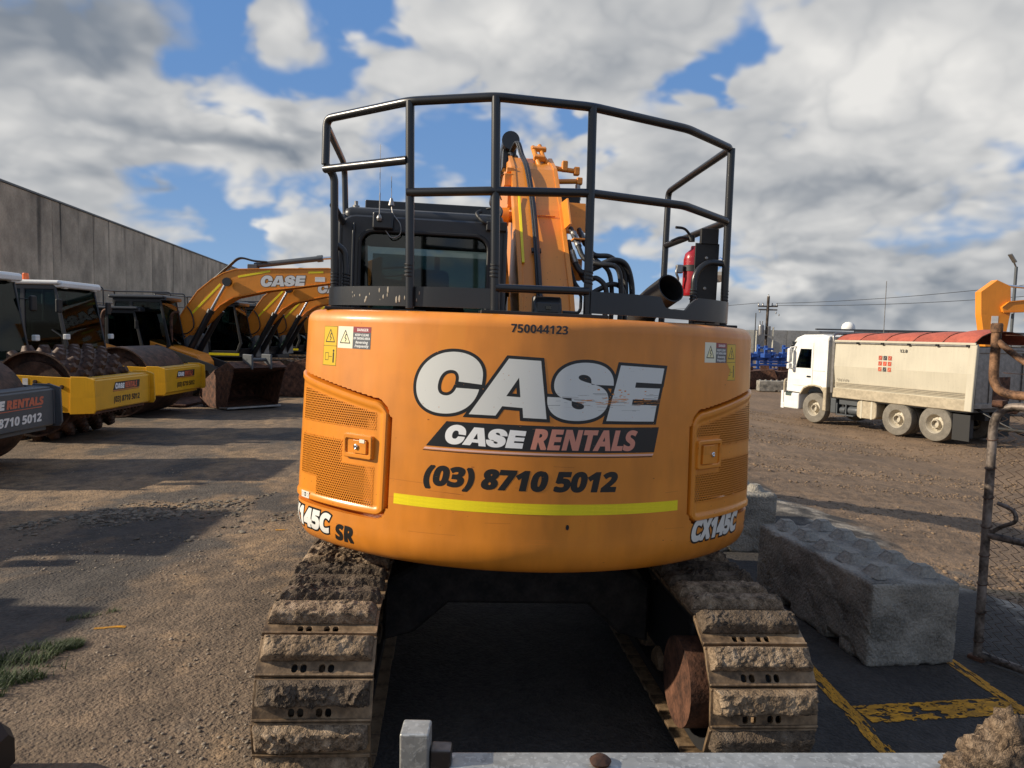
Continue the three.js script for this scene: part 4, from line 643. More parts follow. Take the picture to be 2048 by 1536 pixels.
// yellow lane paint, worn
{
  const worn = canvasTex(1024, 128, (x, w, h) => { const im = x.createImageData(w, h), d = im.data; for (let j = 0; j < h; j++) for (let i = 0; i < w; i++) { const u = i / w * 40, v = j / h * 4, a = fbm(u * 1.2, v * 1.2, 4, 191), b = fbm(u * 6, v * 6, 2, 193), o = (j * w + i) * 4, e = Math.min(j, h - 1 - j) / 10; const k = (a < .40 || b < .27 || b * .7 + e * .4 < .40) ? 0 : 255; const t = .72 + fbm(u * 2, v * 2, 3, 195) * .5; d[o] = 196 * t; d[o + 1] = 136 * t; d[o + 2] = 14 * t; d[o + 3] = k; } x.putImageData(im, 0, 0); });
  const m = new THREE.MeshStandardMaterial({ map: worn, alphaTest: .5, roughness: .75, side: THREE.DoubleSide });
  const line = (a, b, w, u0, label) => { const dx = b[0] - a[0], dz = b[1] - a[1], L = Math.hypot(dx, dz), nx = -dz / L * w / 2, nz = dx / L * w / 2, n = Math.ceil(L / .06); const g = grid(n, 2, (u, v) => { const x = a[0] + dx * u + nx * (v * 2 - 1), z = a[1] + dz * u + nz * (v * 2 - 1); return [x, groundY(x, z) + .004, z]; }, (u, v) => [u0 + u * L / 4, v]); const k = part('road_marking', g, m); k.userData = { kind: 'structure' }; return k; };
  line([2.00, -3.2], [1.99, -4.02], .095, .1); line([1.985, -4.02], [1.93, -6.6], .095, .3); line([3.115, -3.4], [3.03, -4.80], .095, .2); line([2.05, -3.985], [3.05, -4.19], .19, .55);
  line([-2.8, -4.75], [-2.60, -4.78], .035, .7); line([-2.37, -7.18], [-2.25, -7.2], .04, .85);
}

// ------------------------------------------------------------------ warehouse of concrete panels, left
{
  const wh = thing('warehouse', 'long grey warehouse of stained concrete wall panels behind the row of machines', 'warehouse', [-25.4, 0, -36]);
  const dir = new THREE.Vector3(-.155, 0, -1).normalize(); wh.rotation.y = Math.atan2(-dir.x, -dir.z);          // local -z runs along the wall
  const stain = (seed) => { const t = canvasTex(256, 512, (x, w, h) => {
    const im = x.createImageData(w, h), d = im.data; for (let j = 0; j < h; j++) for (let i = 0; i < w; i++) { const u = i / w, v = j / h, n = fbm(u * 5 + seed, v * 7, 5, seed), st = fbm(u * 5 + seed * 3, v * .8, 4, seed + 5), f = fbm(u * 90, v * 120, 2, seed + 7), drip = sst(.62, .78, fbm(u * 11 + seed, .5 + v * .4, 3, seed + 9)) * sst(.62, .02, v + (fbm(u * 20, 0, 2, seed + 11) - .5) * .5) * .5; const k = 205 * clamp(.84 + (n - .5) * .42 + (st - .5) * .28 + (f - .5) * .12 - drip * .75, .14, 1), o = (j * w + i) * 4; d[o] = k; d[o + 1] = k * .915; d[o + 2] = k * .80; d[o + 3] = 255; } x.putImageData(im, 0, 0); });
    return new THREE.MeshStandardMaterial({ map: t, roughness: .93, bumpMap: scaled(T.concBump, 1), bumpScale: .0 }); };
  const mats = [5, 23, 47, 71, 97].map(stain), Wp = 5.5, Hh = 9.0;
  const panel = () => { const g = new RoundedBoxGeometry(.2, Hh, Wp - .04, 1, .02); const p = g.attributes.position, uv = g.attributes.uv; for (let i = 0; i < p.count; i++) uv.setXY(i, p.getZ(i) / Wp + .5, p.getY(i) / Hh + .5); return g; };
  const pg = panel();
  for (let k = 0; k < 13; k++) { const p = part('wall_panel', pg, mats[(k * 3 + (k > 4 ? 1 : 0)) % 5], wh); p.position.set(-.1, Hh / 2, -k * Wp - Wp / 2 + .15); }
  part('joint_backing', bl(-.45, -.22, 0, Hh - .05, -13 * Wp, 0, .01), M.blackMatt, wh);
  part('capping', bl(-.3, .06, Hh + .002, Hh + .12, -13 * Wp, .25, .02), M.greyFrame, wh);
  part('end_wall', bl(-30, -.46, 0, Hh - .1, -.35, .1, .02), mat(.045, .055, .075, .7), wh, 'dark blue grey end wall');
  part('roof', extZ([[-.5, Hh - .3], [-15, Hh + 1.6], [-30, Hh - .3], [-30, Hh - .6], [-.5, Hh - .6]], -13 * Wp, -.4, .02), M.farGrey, wh);
  part('window_strip', bl(-6, -.6, 4.6, 5.6, .1, .16, .02), M.glassDark, wh);
}

// ------------------------------------------------------------------ rollers
const beamSign = (dark) => canvasTex(512, 300, (x, w, h) => { if (dark) { heavy(x, 'CASE RENTALS'.slice(0, 4), 14, 118, 92, '#e9e6e0', { squeeze: .86, fat: .1, skew: -.1 }); heavy(x, 'RENTALS', 214, 118, 92, '#c8694a', { squeeze: .74, fat: .08, skew: -.1 }); x.fillStyle = '#c8694a'; x.fillRect(10, 136, 480, 7); heavy(x, '(03) 8710 5012', 8, 262, 96, '#e4e3de', { squeeze: .74, fat: .05, skew: -.08 }); } else { drawRentals(x, 16, 26, 480, 118, '#d2603c', '#c8694a'); heavy(x, '(03) 8710 5012', 30, 262, 92, '#1a1712', { squeeze: .74, fat: .04, skew: -.08 }); wear(x, w, h, 60, 4, 40); } });
const signDark = decalMat(beamSign(true), .5), signLight = decalMat(beamSign(false), .5);
const tyreGeo = (r, w, rimR, axis = 'z') => lathe([[rimR, -w * .42], [rimR + .02, -w / 2], [r - .09, -w / 2], [r - .02, -w * .43], [r, -w * .3], [r, w * .3], [r - .02, w * .43], [r - .09, w / 2], [rimR + .02, w / 2], [rimR, w * .42], [rimR, -w * .42]], axis, 40);
function cabShell(parent, x0, x1, y0, y1, w, paint, roofMat) {            // cab facing +x, seen from its side
  const s = [[x0, y0], [x1 - .05, y0], [x1 + .12, y0 + .35], [x1 - .14, y1 - .1], [x0 + .05, y1 - .1]];
  const h1 = [[x0 + .08, y0 + .55], [x0 + .5, y0 + .55], [x0 + .5, y1 - .2], [x0 + .1, y1 - .2]], h2_ = [[x0 + .6, y0 + .12], [x1 - .08, y0 + .12], [x1 + .02, y0 + .4], [x1 - .18, y1 - .2], [x0 + .6, y1 - .2]];
  const cab = part('cab', [extZ(s, w / 2 - .05, w / 2, .012, [h1, h2_]), extZ(s, -w / 2, -w / 2 + .05, .012, [h1, h2_]), bl(x0, x0 + .06, y0, y0 + .55, -w / 2 + .05, w / 2 - .05, .01), bl(x0, x0 + .06, y1 - .25, y1 - .1, -w / 2 + .05, w / 2 - .05, .01), bl(x0, x1, y0 - .1, y0 + .002, -w / 2 + .01, w / 2 - .01, .01), rb(.06, .2, w - .1, x1 + .02, y0 + .1, 0, .01, 0, 0, -.4)], paint, parent);
  part('roof', [bl(x0 - .08, x1 - .02, y1 - .098, y1, -w / 2 - .06, w / 2 + .06, .045), bl(x1 - .2, x1 + .02, y1 - .16, y1 - .03, -w / 2, w / 2, .04)], roofMat, cab);
  for (const g of [-1, 1]) part('side_window', extZ([[x0 + .07, y0 + .1], [x1 - .06, y0 + .1], [x1 + .04, y0 + .4], [x1 - .16, y1 - .18], [x0 + .07, y1 - .18]], g * (w / 2 - .028) - .003, g * (w / 2 - .028) + .003, .001), M.glass, cab);
  part('windscreen', rb(.006, y1 - y0 - .5, w - .12, x1 - .02, (y0 + y1) / 2 + .1, 0, .002, 0, 0, .2), M.glass, cab);
  part('rear_window', bl(x0 + .02, x0 + .026, y0 + .5, y1 - .25, -w / 2 + .06, w / 2 - .06, .001), M.glass, cab);
  part('seat', [rb(.14, .6, .5, x0 + .45, y0 + .65, 0, .05), rb(.5, .14, .5, x0 + .7, y0 + .38, 0, .05), bl(x0 + .5, x0 + .8, y0, y0 + .35, -.2, .2, .03)], M.seat, cab);
  part('steering_column', [bar([x1 - .15, y0 + .1, 0], [x1 - .3, y0 + .75, 0], .05, 10), mv(new THREE.TorusGeometry(.19, .02, 6, 18), x1 - .32, y0 + .78, 0, 0, Math.PI / 2, 0)], M.seat, cab);
  return cab;
}
function roller(kind, label, x, d) {
  const o = thing('road_roller', label, 'road roller', [x, gh(x), -d], 0, 'road rollers parked in a row');
  const paint = kind === 'grey' ? M.greyFrame : M.yellow, HW = .98, r = kind === 'pad' ? .74 : .78;
  // drum and its pads
  const drum = part('drum', lathe([[.14, -.8], [.55, -.8], [.56, -.72], [r - .03, -.72], [r - .03, -.86], [r, -.86], [r, .86], [r - .03, .86], [r - .03, .72], [.56, .72], [.55, .8], [.14, .8]], 'z', 56, -1.08, r + (kind === 'pad' ? .09 : 0), 0), M.drumRust, o);
  part('hub', lathe([[0, -.9], [.3, -.9], [.34, -.84], [.34, .84], [.3, .9], [0, .9]], 'z', 24, -1.08, r, 0), M.blackMatt, drum);
  if (kind === 'pad') {
    const t = new THREE.CylinderGeometry(.062, .10, .10, 4, 1); t.rotateY(Math.PI / 4); const pg = boxUV(t.scale(1.15, 1, 1.1));
    for (let row = 0; row < 8; row++) for (let k = 0; k < 17; k++) { const a = (k + (row % 2) * .5) / 17 * 2 * Math.PI, p = part('pad', pg, M.drumRust, drum); p.position.set(-1.08 + Math.sin(a) * (r + .045), r + .09 + Math.cos(a) * (r + .045), -.75 + row * .214); p.rotation.z = -a; }
  }
  // frame: side plates, front beam, rear beam
  for (const g of [-1, 1]) {
    const pl = part('side_plate', extZ([[-2.1, .62], [-1.75, .55], [-.3, .53], [0, .57], [0, 1.07], [-.12, 1.12], [-1.35, 1.16], [-1.75, 1.0], [-2.1, .88]], g > 0 ? HW - .035 : -HW, g > 0 ? HW : -HW + .035, .006), paint, o);
    for (const [bx, by] of [[-.95, 1.05], [-.72, 1.0], [-.5, .97], [-.62, .67], [-.3, .71], [-1.5, .8], [-1.08, .7]]) part('bolt', lathe([[0, 0], [.035, 0], [.035, .022], [0, .026]].map(([a, b]) => [a, g * b]), 'z', 10, bx, by, g * HW), kind === 'grey' ? M.steel : M.drumRust, pl);
    if (kind !== 'grey') { part('slot', extZ([[-1.62, .95], [-1.3, 1.1], [-1.22, 1.1], [-1.5, .95]], g * HW - .004, g * HW + .004, .001), M.blackMatt, pl); part('label', rb(.09, .13, .004, -1.12, 1.04, g * (HW + .003), .001), M.white, pl); }
    part('end_plate', extZ([[-.36, .51], [.05, .53], [.09, .59], [.07, 1.10], [-.08, 1.15], [-.34, 1.15]], g * (HW + .02) - .018, g * (HW + .02) + .018, .006), paint, o);
  }
  const beam = part('front_beam', [extX([[-HW + .04, .55], [HW - .04, .55], [HW - .04, 1.09], [-HW + .04, 1.09]], -.34, 0, .02), bl(-.33, -.03, 1.085, 1.115, -HW + .06, HW - .06, .01)], paint, o);
  part('lettering', mv(new THREE.PlaneGeometry(kind === 'grey' ? 1.35 : 1.0, kind === 'grey' ? .62 * 1.35 / 1.7 : .46), .004, .83, kind === 'grey' ? -.05 : -.12, 0, Math.PI / 2, 0), kind === 'grey' ? signDark : signLight, beam);
  part('scraper', bl(-.28, -.06, .49, .55, -.85, .85, .01), kind === 'pad' ? M.rusty : paint, o);
  if (kind === 'pad') part('scraper_teeth', Array.from({ length: 15 }, (_, k) => bl(-.3, -.2, .43, .50, -.86 + k * .12, -.82 + k * .12, .005)), M.rusty, o);
  part('rear_beam', [bl(-2.2, -2.02, .5, .9, -HW + .04, HW - .04, .02), bl(-2.5, -2.2, .55, .9, -.35, .35, .03)], paint, o);
  cabShell(o, -3.72, -2.3, 1.15, 2.98, 1.5, M.cabGrey, M.white);
  const plat = part('platform', [bl(-3.9, -2.25, .75, 1.04, -.75, .75, .03)], M.blackMatt, o);
  part('engine_hood', [extZ([[-3.8, .85], [-3.8, 1.75], [-5.0, 1.62], [-5.25, 1.45], [-5.25, .75]], -.72, .72, .05)], M.orangeFar, o);
  for (const g of [-1, 1]) { const w = part('wheel', tyreGeo(.72, .5, .34), M.tyreDark, o); w.position.set(-4.3, .72, g * .8); part('rim', lathe([[0, .05], [.12, .05], [.2, .02], [.33, .14], [.345, .18]].map(([a, b]) => [a, g * b]), 'z', 24), M.white, w); }
  part('axle', bar([-4.3, .72, -.6], [-4.3, .72, .6], .12, 12), M.blackMatt, o);
  part('beacon', lathe([[0, 0], [.07, 0], [.065, .15], [.05, .17], [0, .17]], 'y', 16, -3.35, 2.98, .35), M.beacon, o);
  for (const g of [-1, 1]) { part('mirror', [sweep([[-2.34, 2.5, g * .72], [-2.25, 2.5, g * .9]], .012, 0, 6), rb(.07, .3, .18, -2.24, 2.42, g * .95, .03)], M.blackMatt, o); part('work_lamp', rb(.09, .12, .14, -2.14, 1.75, g * .86, .02), M.white, o); part('roof_lamp', rb(.1, .1, .16, -2.36, 2.85, g * .55, .02), M.white, o); }
  part('handrail', sweep([[-2.25, 1.06, .78], [-2.25, 1.75, .84], [-2.5, 1.9, .80]], .016, .06, 8), M.black, o);
  return o;
}
roller('grey', 'smooth drum roller out at the left, next to the camera', -6.4, 3.6);
roller('grey', 'roller left of the grey framed roller, nearer the camera', -6.5, 6.4);
roller('grey', 'grey framed road roller at the left edge with white phone number on its front', -6.74, 9.6);
roller('pad', 'yellow framed road roller with rusty padfoot drum and scratched lettering', -7.1, 13.1);
roller('smooth', 'yellow framed road roller with smooth rusty drum and white cab roof', -7.6, 16.6);

// ------------------------------------------------------------------ compact loaders between rollers and diggers
const caseWhite = decalMat(canvasTex(512, 140, (x, w, h) => drawCase(x, 10, 8, w - 20, h - 16, '#d9d8d4', '#3a352e', 5)), .5);
function loader(label, x, d) {
  const o = thing('tractor_loader', label, 'loader', [x, gh(x), -d], 0, 'tractor loaders beside the rollers');
  part('hood', extZ([[-1.5, .85], [-1.5, 1.62], [-.1, 1.22], [.05, 1.0], [.05, .7], [-1.4, .65]], -.42, .42, .05), M.orangeFar, o);
  part('lettering', mv(new THREE.PlaneGeometry(.9, .26), -.75, 1.18, .426, 0, 0, -.26), caseWhite, o);
  part('chassis', bl(-3.2, .1, .45, .75, -.35, .35, .03), M.blackMatt, o);
  cabShell(o, -3.1, -1.62, 1.0, 2.56, 1.4, M.blackMatt, M.cabGrey);
  part('exhaust', sweep([[-.95, 1.4, .2], [-.95, 2.28, .2], [-.9, 2.4, .2], [-.72, 2.44, .2]], .045, .12, 12, false), M.rusty, o);
  for (const g of [-1, 1]) {
    part('loader_arm', extZ([[-1.3, 1.35], [-1.2, 1.5], [.4, .95], [.95, .4], [.85, .3], [.3, .75]], g * .58 - .05, g * .58 + .05, .01), M.blackMatt, o);
    part('lift_cylinder', bar([-1.0, .8, g * .58], [.2, .82, g * .58], .045, 10), M.steel, o);
    const a = part('rear_wheel', tyreGeo(.72, .42, .36), M.tyreDark, o); a.position.set(-2.5, .72, g * .72); part('rim', lathe([[0, .05], [.2, .02], [.35, .14]].map(([p, q]) => [p, g * q]), 'z', 20), M.orangeFar, a);
    const b = part('front_wheel', tyreGeo(.45, .3, .22), M.tyreDark, o); b.position.set(-.35, .45, g * .66); part('rim', lathe([[0, .05], [.1, .02], [.22, .1]].map(([p, q]) => [p, g * q]), 'z', 20), M.orangeFar, b);
  }
  part('bucket', [extZ([[.7, .6], [.95, .62], [.85, .1], [1.55, .06], [1.55, .02], [.75, .02], [.62, .25]], -1.0, 1.0, .01)], M.rusty, o);
  part('beacon', lathe([[0, 0], [.05, 0], [.045, .1], [0, .12]], 'y', 12, -2.0, 2.56, .3), M.beacon, o);
  part('mirror', [sweep([[-1.7, 2.1, .7], [-1.55, 2.1, .95]], .012, 0, 6), rb(.05, .24, .14, -1.54, 2.05, 1.0, .02)], M.blackMatt, o);
  return o;
}
loader('orange tractor loader with lettered hood just behind the smooth drum roller', -9.75, 19.0);
loader('orange tractor loader with lettered hood nearest to the row of diggers', -9.0, 21.2);

// ------------------------------------------------------------------ diggers in the row on the left, and one on the right
function curledBucket(o, dx, bz) {
  const cheek = [[3.4, 1.1], [2.3, 1.0], [1.45, .6], [1.4, .25], [1.6, .05], [2.95, .06]];
  const bk = part('bucket', [extZ([[3.5, 1.15], [3.1, 1.3], [2.3, 1.05], [1.5, .62], [1.35, .3], [1.55, .05], [2.2, .0], [2.9, .05], [2.2, .16], [1.7, .22], [1.55, .4], [1.75, .62], [2.4, .9], [3.2, 1.05]], bz - .75, bz + .75, .012), extZ(cheek, bz + .72, bz + .76, .008), extZ(cheek, bz - .76, bz - .72, .008)].map((g) => g.translate(dx, 0, 0)), M.rusty, o);
  for (let k = 0; k < 6; k++) part('rib', extZ([[2.3, 1.08], [1.45, .66], [1.28, .3], [1.5, .0], [1.55, .05], [1.36, .3], [1.52, .6], [2.3, 1.0]], bz - .68 + k * .27, bz - .64 + k * .27, .005).translate(dx, 0, 0), M.rusty, bk);
  return bk;
}
function digger(label, pos, turn, { reach = 0, group, arm = 'fold' } = {}) {
  const o = thing('digger', label, 'excavator', pos, turn, group);
  // local: +x forward, swing centre at x = -.2, boom foot at x = 0
  for (const g of [-1, 1]) {
    const n = 40, trk = part('track', extZ(Array.from({ length: n }, (_, i) => { const a = i / n * 2 * Math.PI, c = Math.cos(a), s = Math.sin(a), k = .43 + (i % 2) * .02; return [(c > 0 ? 1.5 : -1.5) + c * k - .2, .45 + s * k]; }), g * 1.0 - .28, g * 1.0 + .28, .01), M.shoe, o);
    part('roller_guard', bl(-1.6, 1.2, .2, .65, g * .7 - .06, g * .7 + .06, .02), M.blackMatt, trk);
  }
  part('car_body', bl(-1.0, .6, .35, 1.0, -.75, .75, .05), M.blackMatt, o);
  const house = part('house', [extZ([[-2.35, 1.0], [-2.5, 1.3], [-2.45, 2.15], [-2.2, 2.25], [-.4, 2.2], [.55, 1.75], [.6, 1.0]], -1.3, .15, .05), extZ([[-2.35, 1.0], [-2.5, 1.3], [-2.45, 2.15], [-2.2, 2.25], [-1.25, 2.2], [-1.25, 1.0]], .15, 1.3, .05)], M.greyFrame, o);
  part('counterweight', extZ([[-2.36, .98], [-2.62, 1.2], [-2.6, 2.1], [-2.48, 2.2], [-2.45, 1.0]], -1.32, 1.32, .04), M.orangeFar, o);
  part('side_panel', bl(-2.3, -1.3, 1.15, 1.9, 1.302, 1.32, .01), M.orangeFar, o);
  part('reflective_tape', bl(-1.15, .45, 1.08, 1.16, 1.30, 1.312, .003), M.tape, o);
  cabShell(o, -1.15, .4, 1.12, 2.9, 1.0, M.blackMatt, M.cabGrey).position.z = .72;
  part('handrail', [sweep([[-2.4, 2.2, 1.2], [-2.4, 3.1, 1.2], [-2.4, 3.1, -1.2], [-2.4, 2.2, -1.2]], .022, .08, 8), sweep([[-2.4, 2.7, 1.2], [-2.4, 2.7, -1.2]], .02, 0, 8), sweep([[-2.4, 3.1, 1.2], [-1.4, 3.1, 1.2], [-1.4, 2.2, 1.2]], .022, .1, 8), sweep([[-2.4, 3.1, -1.2], [-.6, 3.1, -1.2], [-.6, 2.2, -1.2]], .022, .1, 8), sweep([[-2.4, 2.7, -1.2], [-.6, 2.7, -1.2]], .02, 0, 8)], M.black, o);
  const top = [[0, 1.82], [.43, 2.5], [.86, 3.09], [1.3, 3.45], [1.65, 3.65], [2.03, 3.77], [3.08, 3.80], [4.8, 3.85], [5.9, 3.72], [6.1, 3.55]], bot = [[6.05, 3.4], [4.97, 3.45], [2.94, 3.16], [1.95, 2.94], [1.54, 2.70], [1.13, 2.26], [.6, 1.8], [.21, 1.5], [-.05, 1.55]];
  const bz = -.12, boom = part('boom', extZ([...top, ...bot], bz - .26, bz + .26, .012), M.orangeFar, o);
  const rimOf = (l, s) => [...l, ...l.slice().reverse().map(([a, b]) => [a - .005, b + s])];
  for (const g of [-1, 1]) part('boom_edge', [extZ(rimOf(top, .03).map(([a, b]) => [a, b - .01]), bz + g * .265 - .025, bz + g * .265 + .025, .004), extZ(rimOf(bot.slice(0, 8), -.03), bz + g * .265 - .02, bz + g * .265 + .02, .004)], M.orangeFar, boom);
  part('lettering', mv(new THREE.PlaneGeometry(1.42, .40), 3.44, 3.46, bz + .264, 0, 0, .055), caseWhite, boom);
  const tape = (x0, y0, x1, y1) => { const L = Math.hypot(x1 - x0, y1 - y0); part('reflective_tape', rb(L, .06, .004, (x0 + x1) / 2, (y0 + y1) / 2, bz + .264, .001, 0, 0, Math.atan2(y1 - y0, x1 - x0)), M.tape, boom); };
  tape(.68, 2.42, 1.55, 3.32); tape(2.08, 3.55, 3.05, 3.74); tape(4.2, 3.72, 4.65, 3.74);
  part('label', rb(.3, .14, .004, 4.55, 3.52, bz + .264, .001), M.white, boom);
  for (const g of [-1, 1]) {
    const c = part('boom_cylinder', [bar([.45, .95, bz + g * .36], [1.3, 2.52, bz + g * .36], .095, 14), bar([1.26, 2.44, bz + g * .36], [1.31, 2.54, bz + g * .36], .11, 12)], M.black, o);
    part('rod', bar([1.3, 2.52, bz + g * .36], [1.77, 3.36, bz + g * .36], .05, 12), M.chrome, c);
    part('rod_eye', lathe([[0, -.07], [.13, -.07], [.13, .07], [0, .07]], 'z', 18, 1.79, 3.38, bz + g * .36), M.black, c);
  }
  const ac = part('arm_cylinder', [bar([2.49, 3.92, bz], [4.5, 4.17, bz], .085, 14), bar([4.4, 4.155, bz], [4.56, 4.175, bz], .105, 14), bl(2.3, 2.6, 3.75, 3.95, bz - .12, bz + .12, .02)], M.greyFrame, o);
  part('rod', bar([4.56, 4.175, bz], [5.9, 4.28, bz], .045, 10), M.chrome, ac);
  for (const k of [0, 1]) part('hydraulic_hose', sweep([[1.2, 3.42, bz + .1 - k * .1], [1.7, 3.85, bz + .1 - k * .1], [2.05, 4.12, bz + .1 - k * .1], [2.5, 4.05, bz + .1 - k * .1], [2.9, 4.02, bz + .1 - k * .1]], .03, 0, 8, true), M.hose, o);
  part('hydraulic_hose', sweep([[.1, 1.95, bz + .3], [.5, 1.8, bz + .34], [.75, 2.0, bz + .34], [.7, 2.4, bz + .32], [.55, 2.62, bz + .3]], .02, 0, 8, true), M.hose, o);
  if (arm === 'fold') {
    part('arm', extZ([[6.35, 4.25], [6.35, 3.4], [5.3, .95], [5.0, .95], [4.95, 1.25], [5.7, 4.0]], bz - .16, bz + .16, .012), M.orangeFar, o);
    curledBucket(o, 1.6, bz);
    part('bucket_link', [bar([5.6, 2.2, bz], [5.0, 1.5, bz], .06, 10), bl(4.65, 4.95, 1.1, 1.55, bz - .3, bz + .3, .03), bar([4.9, 1.45, bz - .35], [4.9, 1.45, bz + .35], .06, 10)], M.greyFrame, o);
  } else {
    part('arm', extZ([[5.8, 4.25], [6.25, 4.45], [6.75, 4.05], [6.7, 3.3], [6.3, 1.2], [6.05, 1.15], [5.75, 3.4]], bz - .17, bz + .17, .012), M.orangeFar, o);
    part('label', rb(.22, .32, .004, 6.25, 3.1, bz - .174, .001), M.white, o);
    part('bucket', extZ([[6.5, 1.35], [6.0, 1.3], [5.3, .9], [5.2, .4], [5.6, .05], [6.4, .05], [6.6, .6]], bz - .6, bz + .6, .03), M.rusty, o);
  }
  return o;
}
{
  const o = thing('rusty_bucket', 'broad rusty bucket with ribs lying on the ground in front of the diggers', 'digger bucket', [-6.95, .05, -18.4], -.75);
  curledBucket(o, -2.3, 0); o.scale.setScalar(.92);
  part('lip', rb(.5, .05, 1.55, .55, .05, 0, .01, 0, 0, .05), M.steel, o);
  part('hitch', [bl(.7, 1.2, 1.1, 1.5, -.3, -.24, .02), bl(.7, 1.2, 1.1, 1.5, .24, .3, .02), bar([.95, 1.35, -.3], [.95, 1.35, .3], .05, 10)], M.greyFrame, o);
}
const rowName = 'diggers parked in a row with raised booms';
const dg = digger('orange digger nearest in the row, its whole boom lettering showing', [-10.4, .05, -22], 0, { group: rowName });
copyOf(dg, 'second orange digger in the row, lettering half hidden by the deck plate', [-9.6, .05, -25.4]);
copyOf(dg, 'third orange digger in the row, boom curve just above its bucket', [-9.75, .05, -28.8]);
copyOf(dg, 'farthest orange digger in the row, mostly hidden behind the big excavator', [-9.7, .05, -32.4]);
digger('orange digger behind the tip truck at the right edge, arm hanging down', [29.3, -1.05, -31.6], Math.PI - .05, { arm: 'hang' }).scale.setScalar(1.32);
// ------------------------------------------------------------------ tip truck on the right
{
  const t = thing('tip_truck', 'white tipper truck with dusty cream body and red tarpaulin', 'truck', [14.45, -1.055, -23.05], 24 * D);
  // local: -z forward, third axle at z = 0
  const sideWin = [[-5.05, 2.02], [-5.05, 2.78], [-5.62, 2.78], [-5.84, 2.02]];
  const side = [[-4.3, .95], [-4.3, 3.2], [-5.7, 3.2], [-5.95, 2.85], [-6.2, 1.9], [-6.24, 1.1], [-5.55, 1.08], [-5.36, 1.28], [-5.1, 1.38], [-4.85, 1.40], [-4.55, 1.36], [-4.4, 1.2]];
  const cab = part('cab', [extX(side, -1.22, -1.16, .015, [sideWin]), extX(side, 1.16, 1.22, .015, [sideWin]), bl(-1.16, 1.16, .95, 3.15, -4.36, -4.3, .02), rb(2.32, .85, .06, 0, 1.45, -6.2, .02, -.02), bl(-1.2, 1.2, 1.40, 1.46, -6.1, -4.36, .01)], M.white, t);
  part('roof', [extX([[-4.28, 3.1], [-4.28, 3.24], [-4.6, 3.32], [-5.5, 3.30], [-5.85, 3.18], [-5.98, 3.0], [-5.8, 3.04], [-5.6, 3.1]], -1.21, 1.21, .03)], M.white, cab);
  part('sun_visor', rb(2.3, .18, .03, 0, 2.95, -6.1, .01, -.5), M.black, cab);
  part('windscreen', rb(2.2, 1.05, .01, 0, 2.38, -6.08, .002, -.27), M.glassDark, cab);
  part('side_window', extX(sideWin.map(([z, y]) => [z + (z > -5.3 ? .02 : -.02), y + (y > 2.4 ? .02 : -.02)]), -1.18, -1.175, .001), M.glass, cab);
  part('side_window', extX(sideWin, 1.175, 1.18, .001), M.glass, cab);
  part('seat', [bl(-.9, -.4, 1.5, 2.5, -5.0, -4.8, .05), bl(.4, .9, 1.5, 2.5, -5.0, -4.8, .05), bl(-1.0, 1.0, 1.5, 1.95, -6.0, -5.75, .05)], M.seat, cab);
  part('door_seam', [bl(-1.226, -1.219, 1.35, 3.0, -4.98, -4.972, .001), bl(-1.226, -1.219, 1.35, 1.358, -5.9, -4.98, .001), bl(-1.226, -1.219, 1.95, 1.958, -4.95, -4.4, .001)], M.greyFrame, cab);
  part('door_handle', rb(.03, .07, .2, -1.225, 1.72, -5.15, .02), M.black, cab);
  part('mirror', [rb(.18, .55, .14, -1.42, 2.5, -5.95, .05), rb(.18, .22, .14, -1.42, 2.08, -5.95, .04), sweep([[-1.2, 2.85, -5.8], [-1.42, 2.8, -5.95], [-1.42, 2.0, -5.95], [-1.2, 1.95, -5.85]], .025, .06, 8)], M.white, cab);
  part('bumper', [bl(-1.24, 1.24, .42, 1.05, -6.36, -5.58, .06), bl(-1.26, 1.26, .40, .62, -6.46, -6.3, .03), rb(.06, .7, .12, -1.2, .75, -6.44, .02)], M.white, t);
  part('bull_bar', sweep([[-1.15, .45, -6.4], [-1.15, 1.55, -6.42], [1.15, 1.55, -6.42], [1.15, .45, -6.4]], .04, .15, 10), M.creamDust, t);
  part('headlight', rb(.05, .16, .3, -1.235, 1.0, -6.1, .02), M.glassDark, t);
  part('wheel_arch', [extX([[-4.28, .5], [-4.28, 1.38], [-4.5, 1.36], [-4.42, 1.1], [-4.44, .5]], -1.24, -1.0, .02), extX([[-5.56, 1.06], [-5.38, 1.30], [-5.1, 1.42], [-4.85, 1.44], [-4.55, 1.40], [-4.38, 1.22], [-4.42, 1.18], [-4.58, 1.34], [-4.85, 1.38], [-5.1, 1.36], [-5.34, 1.25], [-5.5, 1.04]], -1.25, -.9, .01)], M.creamDust, t);
  part('chassis', [bl(-.5, -.3, .75, 1.0, -5.9, 1.1, .02), bl(.3, .5, .75, 1.0, -5.9, 1.1, .02), bl(-.9, .9, .5, .9, -4.1, -3.4, .03)], M.blackMatt, t);
  // wheels
  const wheel = (z, x, r, g) => { const w = part('wheel', tyreGeo(r, .32, .29, 'x'), M.tyre, t); w.position.set(x, r, z); part('rim', [lathe([[0, .03], [.10, .03], [.11, .14], [.13, .14], [.14, .03], [.22, .0], [.26, .06], [.29, .15], [.305, .16], [.30, .0]].map(([a, b]) => [a, g * b]), 'x', 28), ...Array.from({ length: 8 }, (_, k) => mv(lathe([[0, 0], [.03, 0], [.03, .012], [0, .012]].map(([a, b]) => [a, g * b]), 'x', 8), g * .012, Math.cos(k * .785) * .185, Math.sin(k * .785) * .185))], M.rim, w); };
  wheel(-4.85, -1.06, .56, -1); wheel(-4.85, 1.06, .56, 1); for (const z of [0, -1.35]) { wheel(z, -1.07, .56, -1); wheel(z, -.72, .56, -1); wheel(z, 1.07, .56, 1); wheel(z, .72, .56, 1); part('axle', bar([-1, .52, z], [1, .52, z], .09, 10), M.blackMatt, t); }
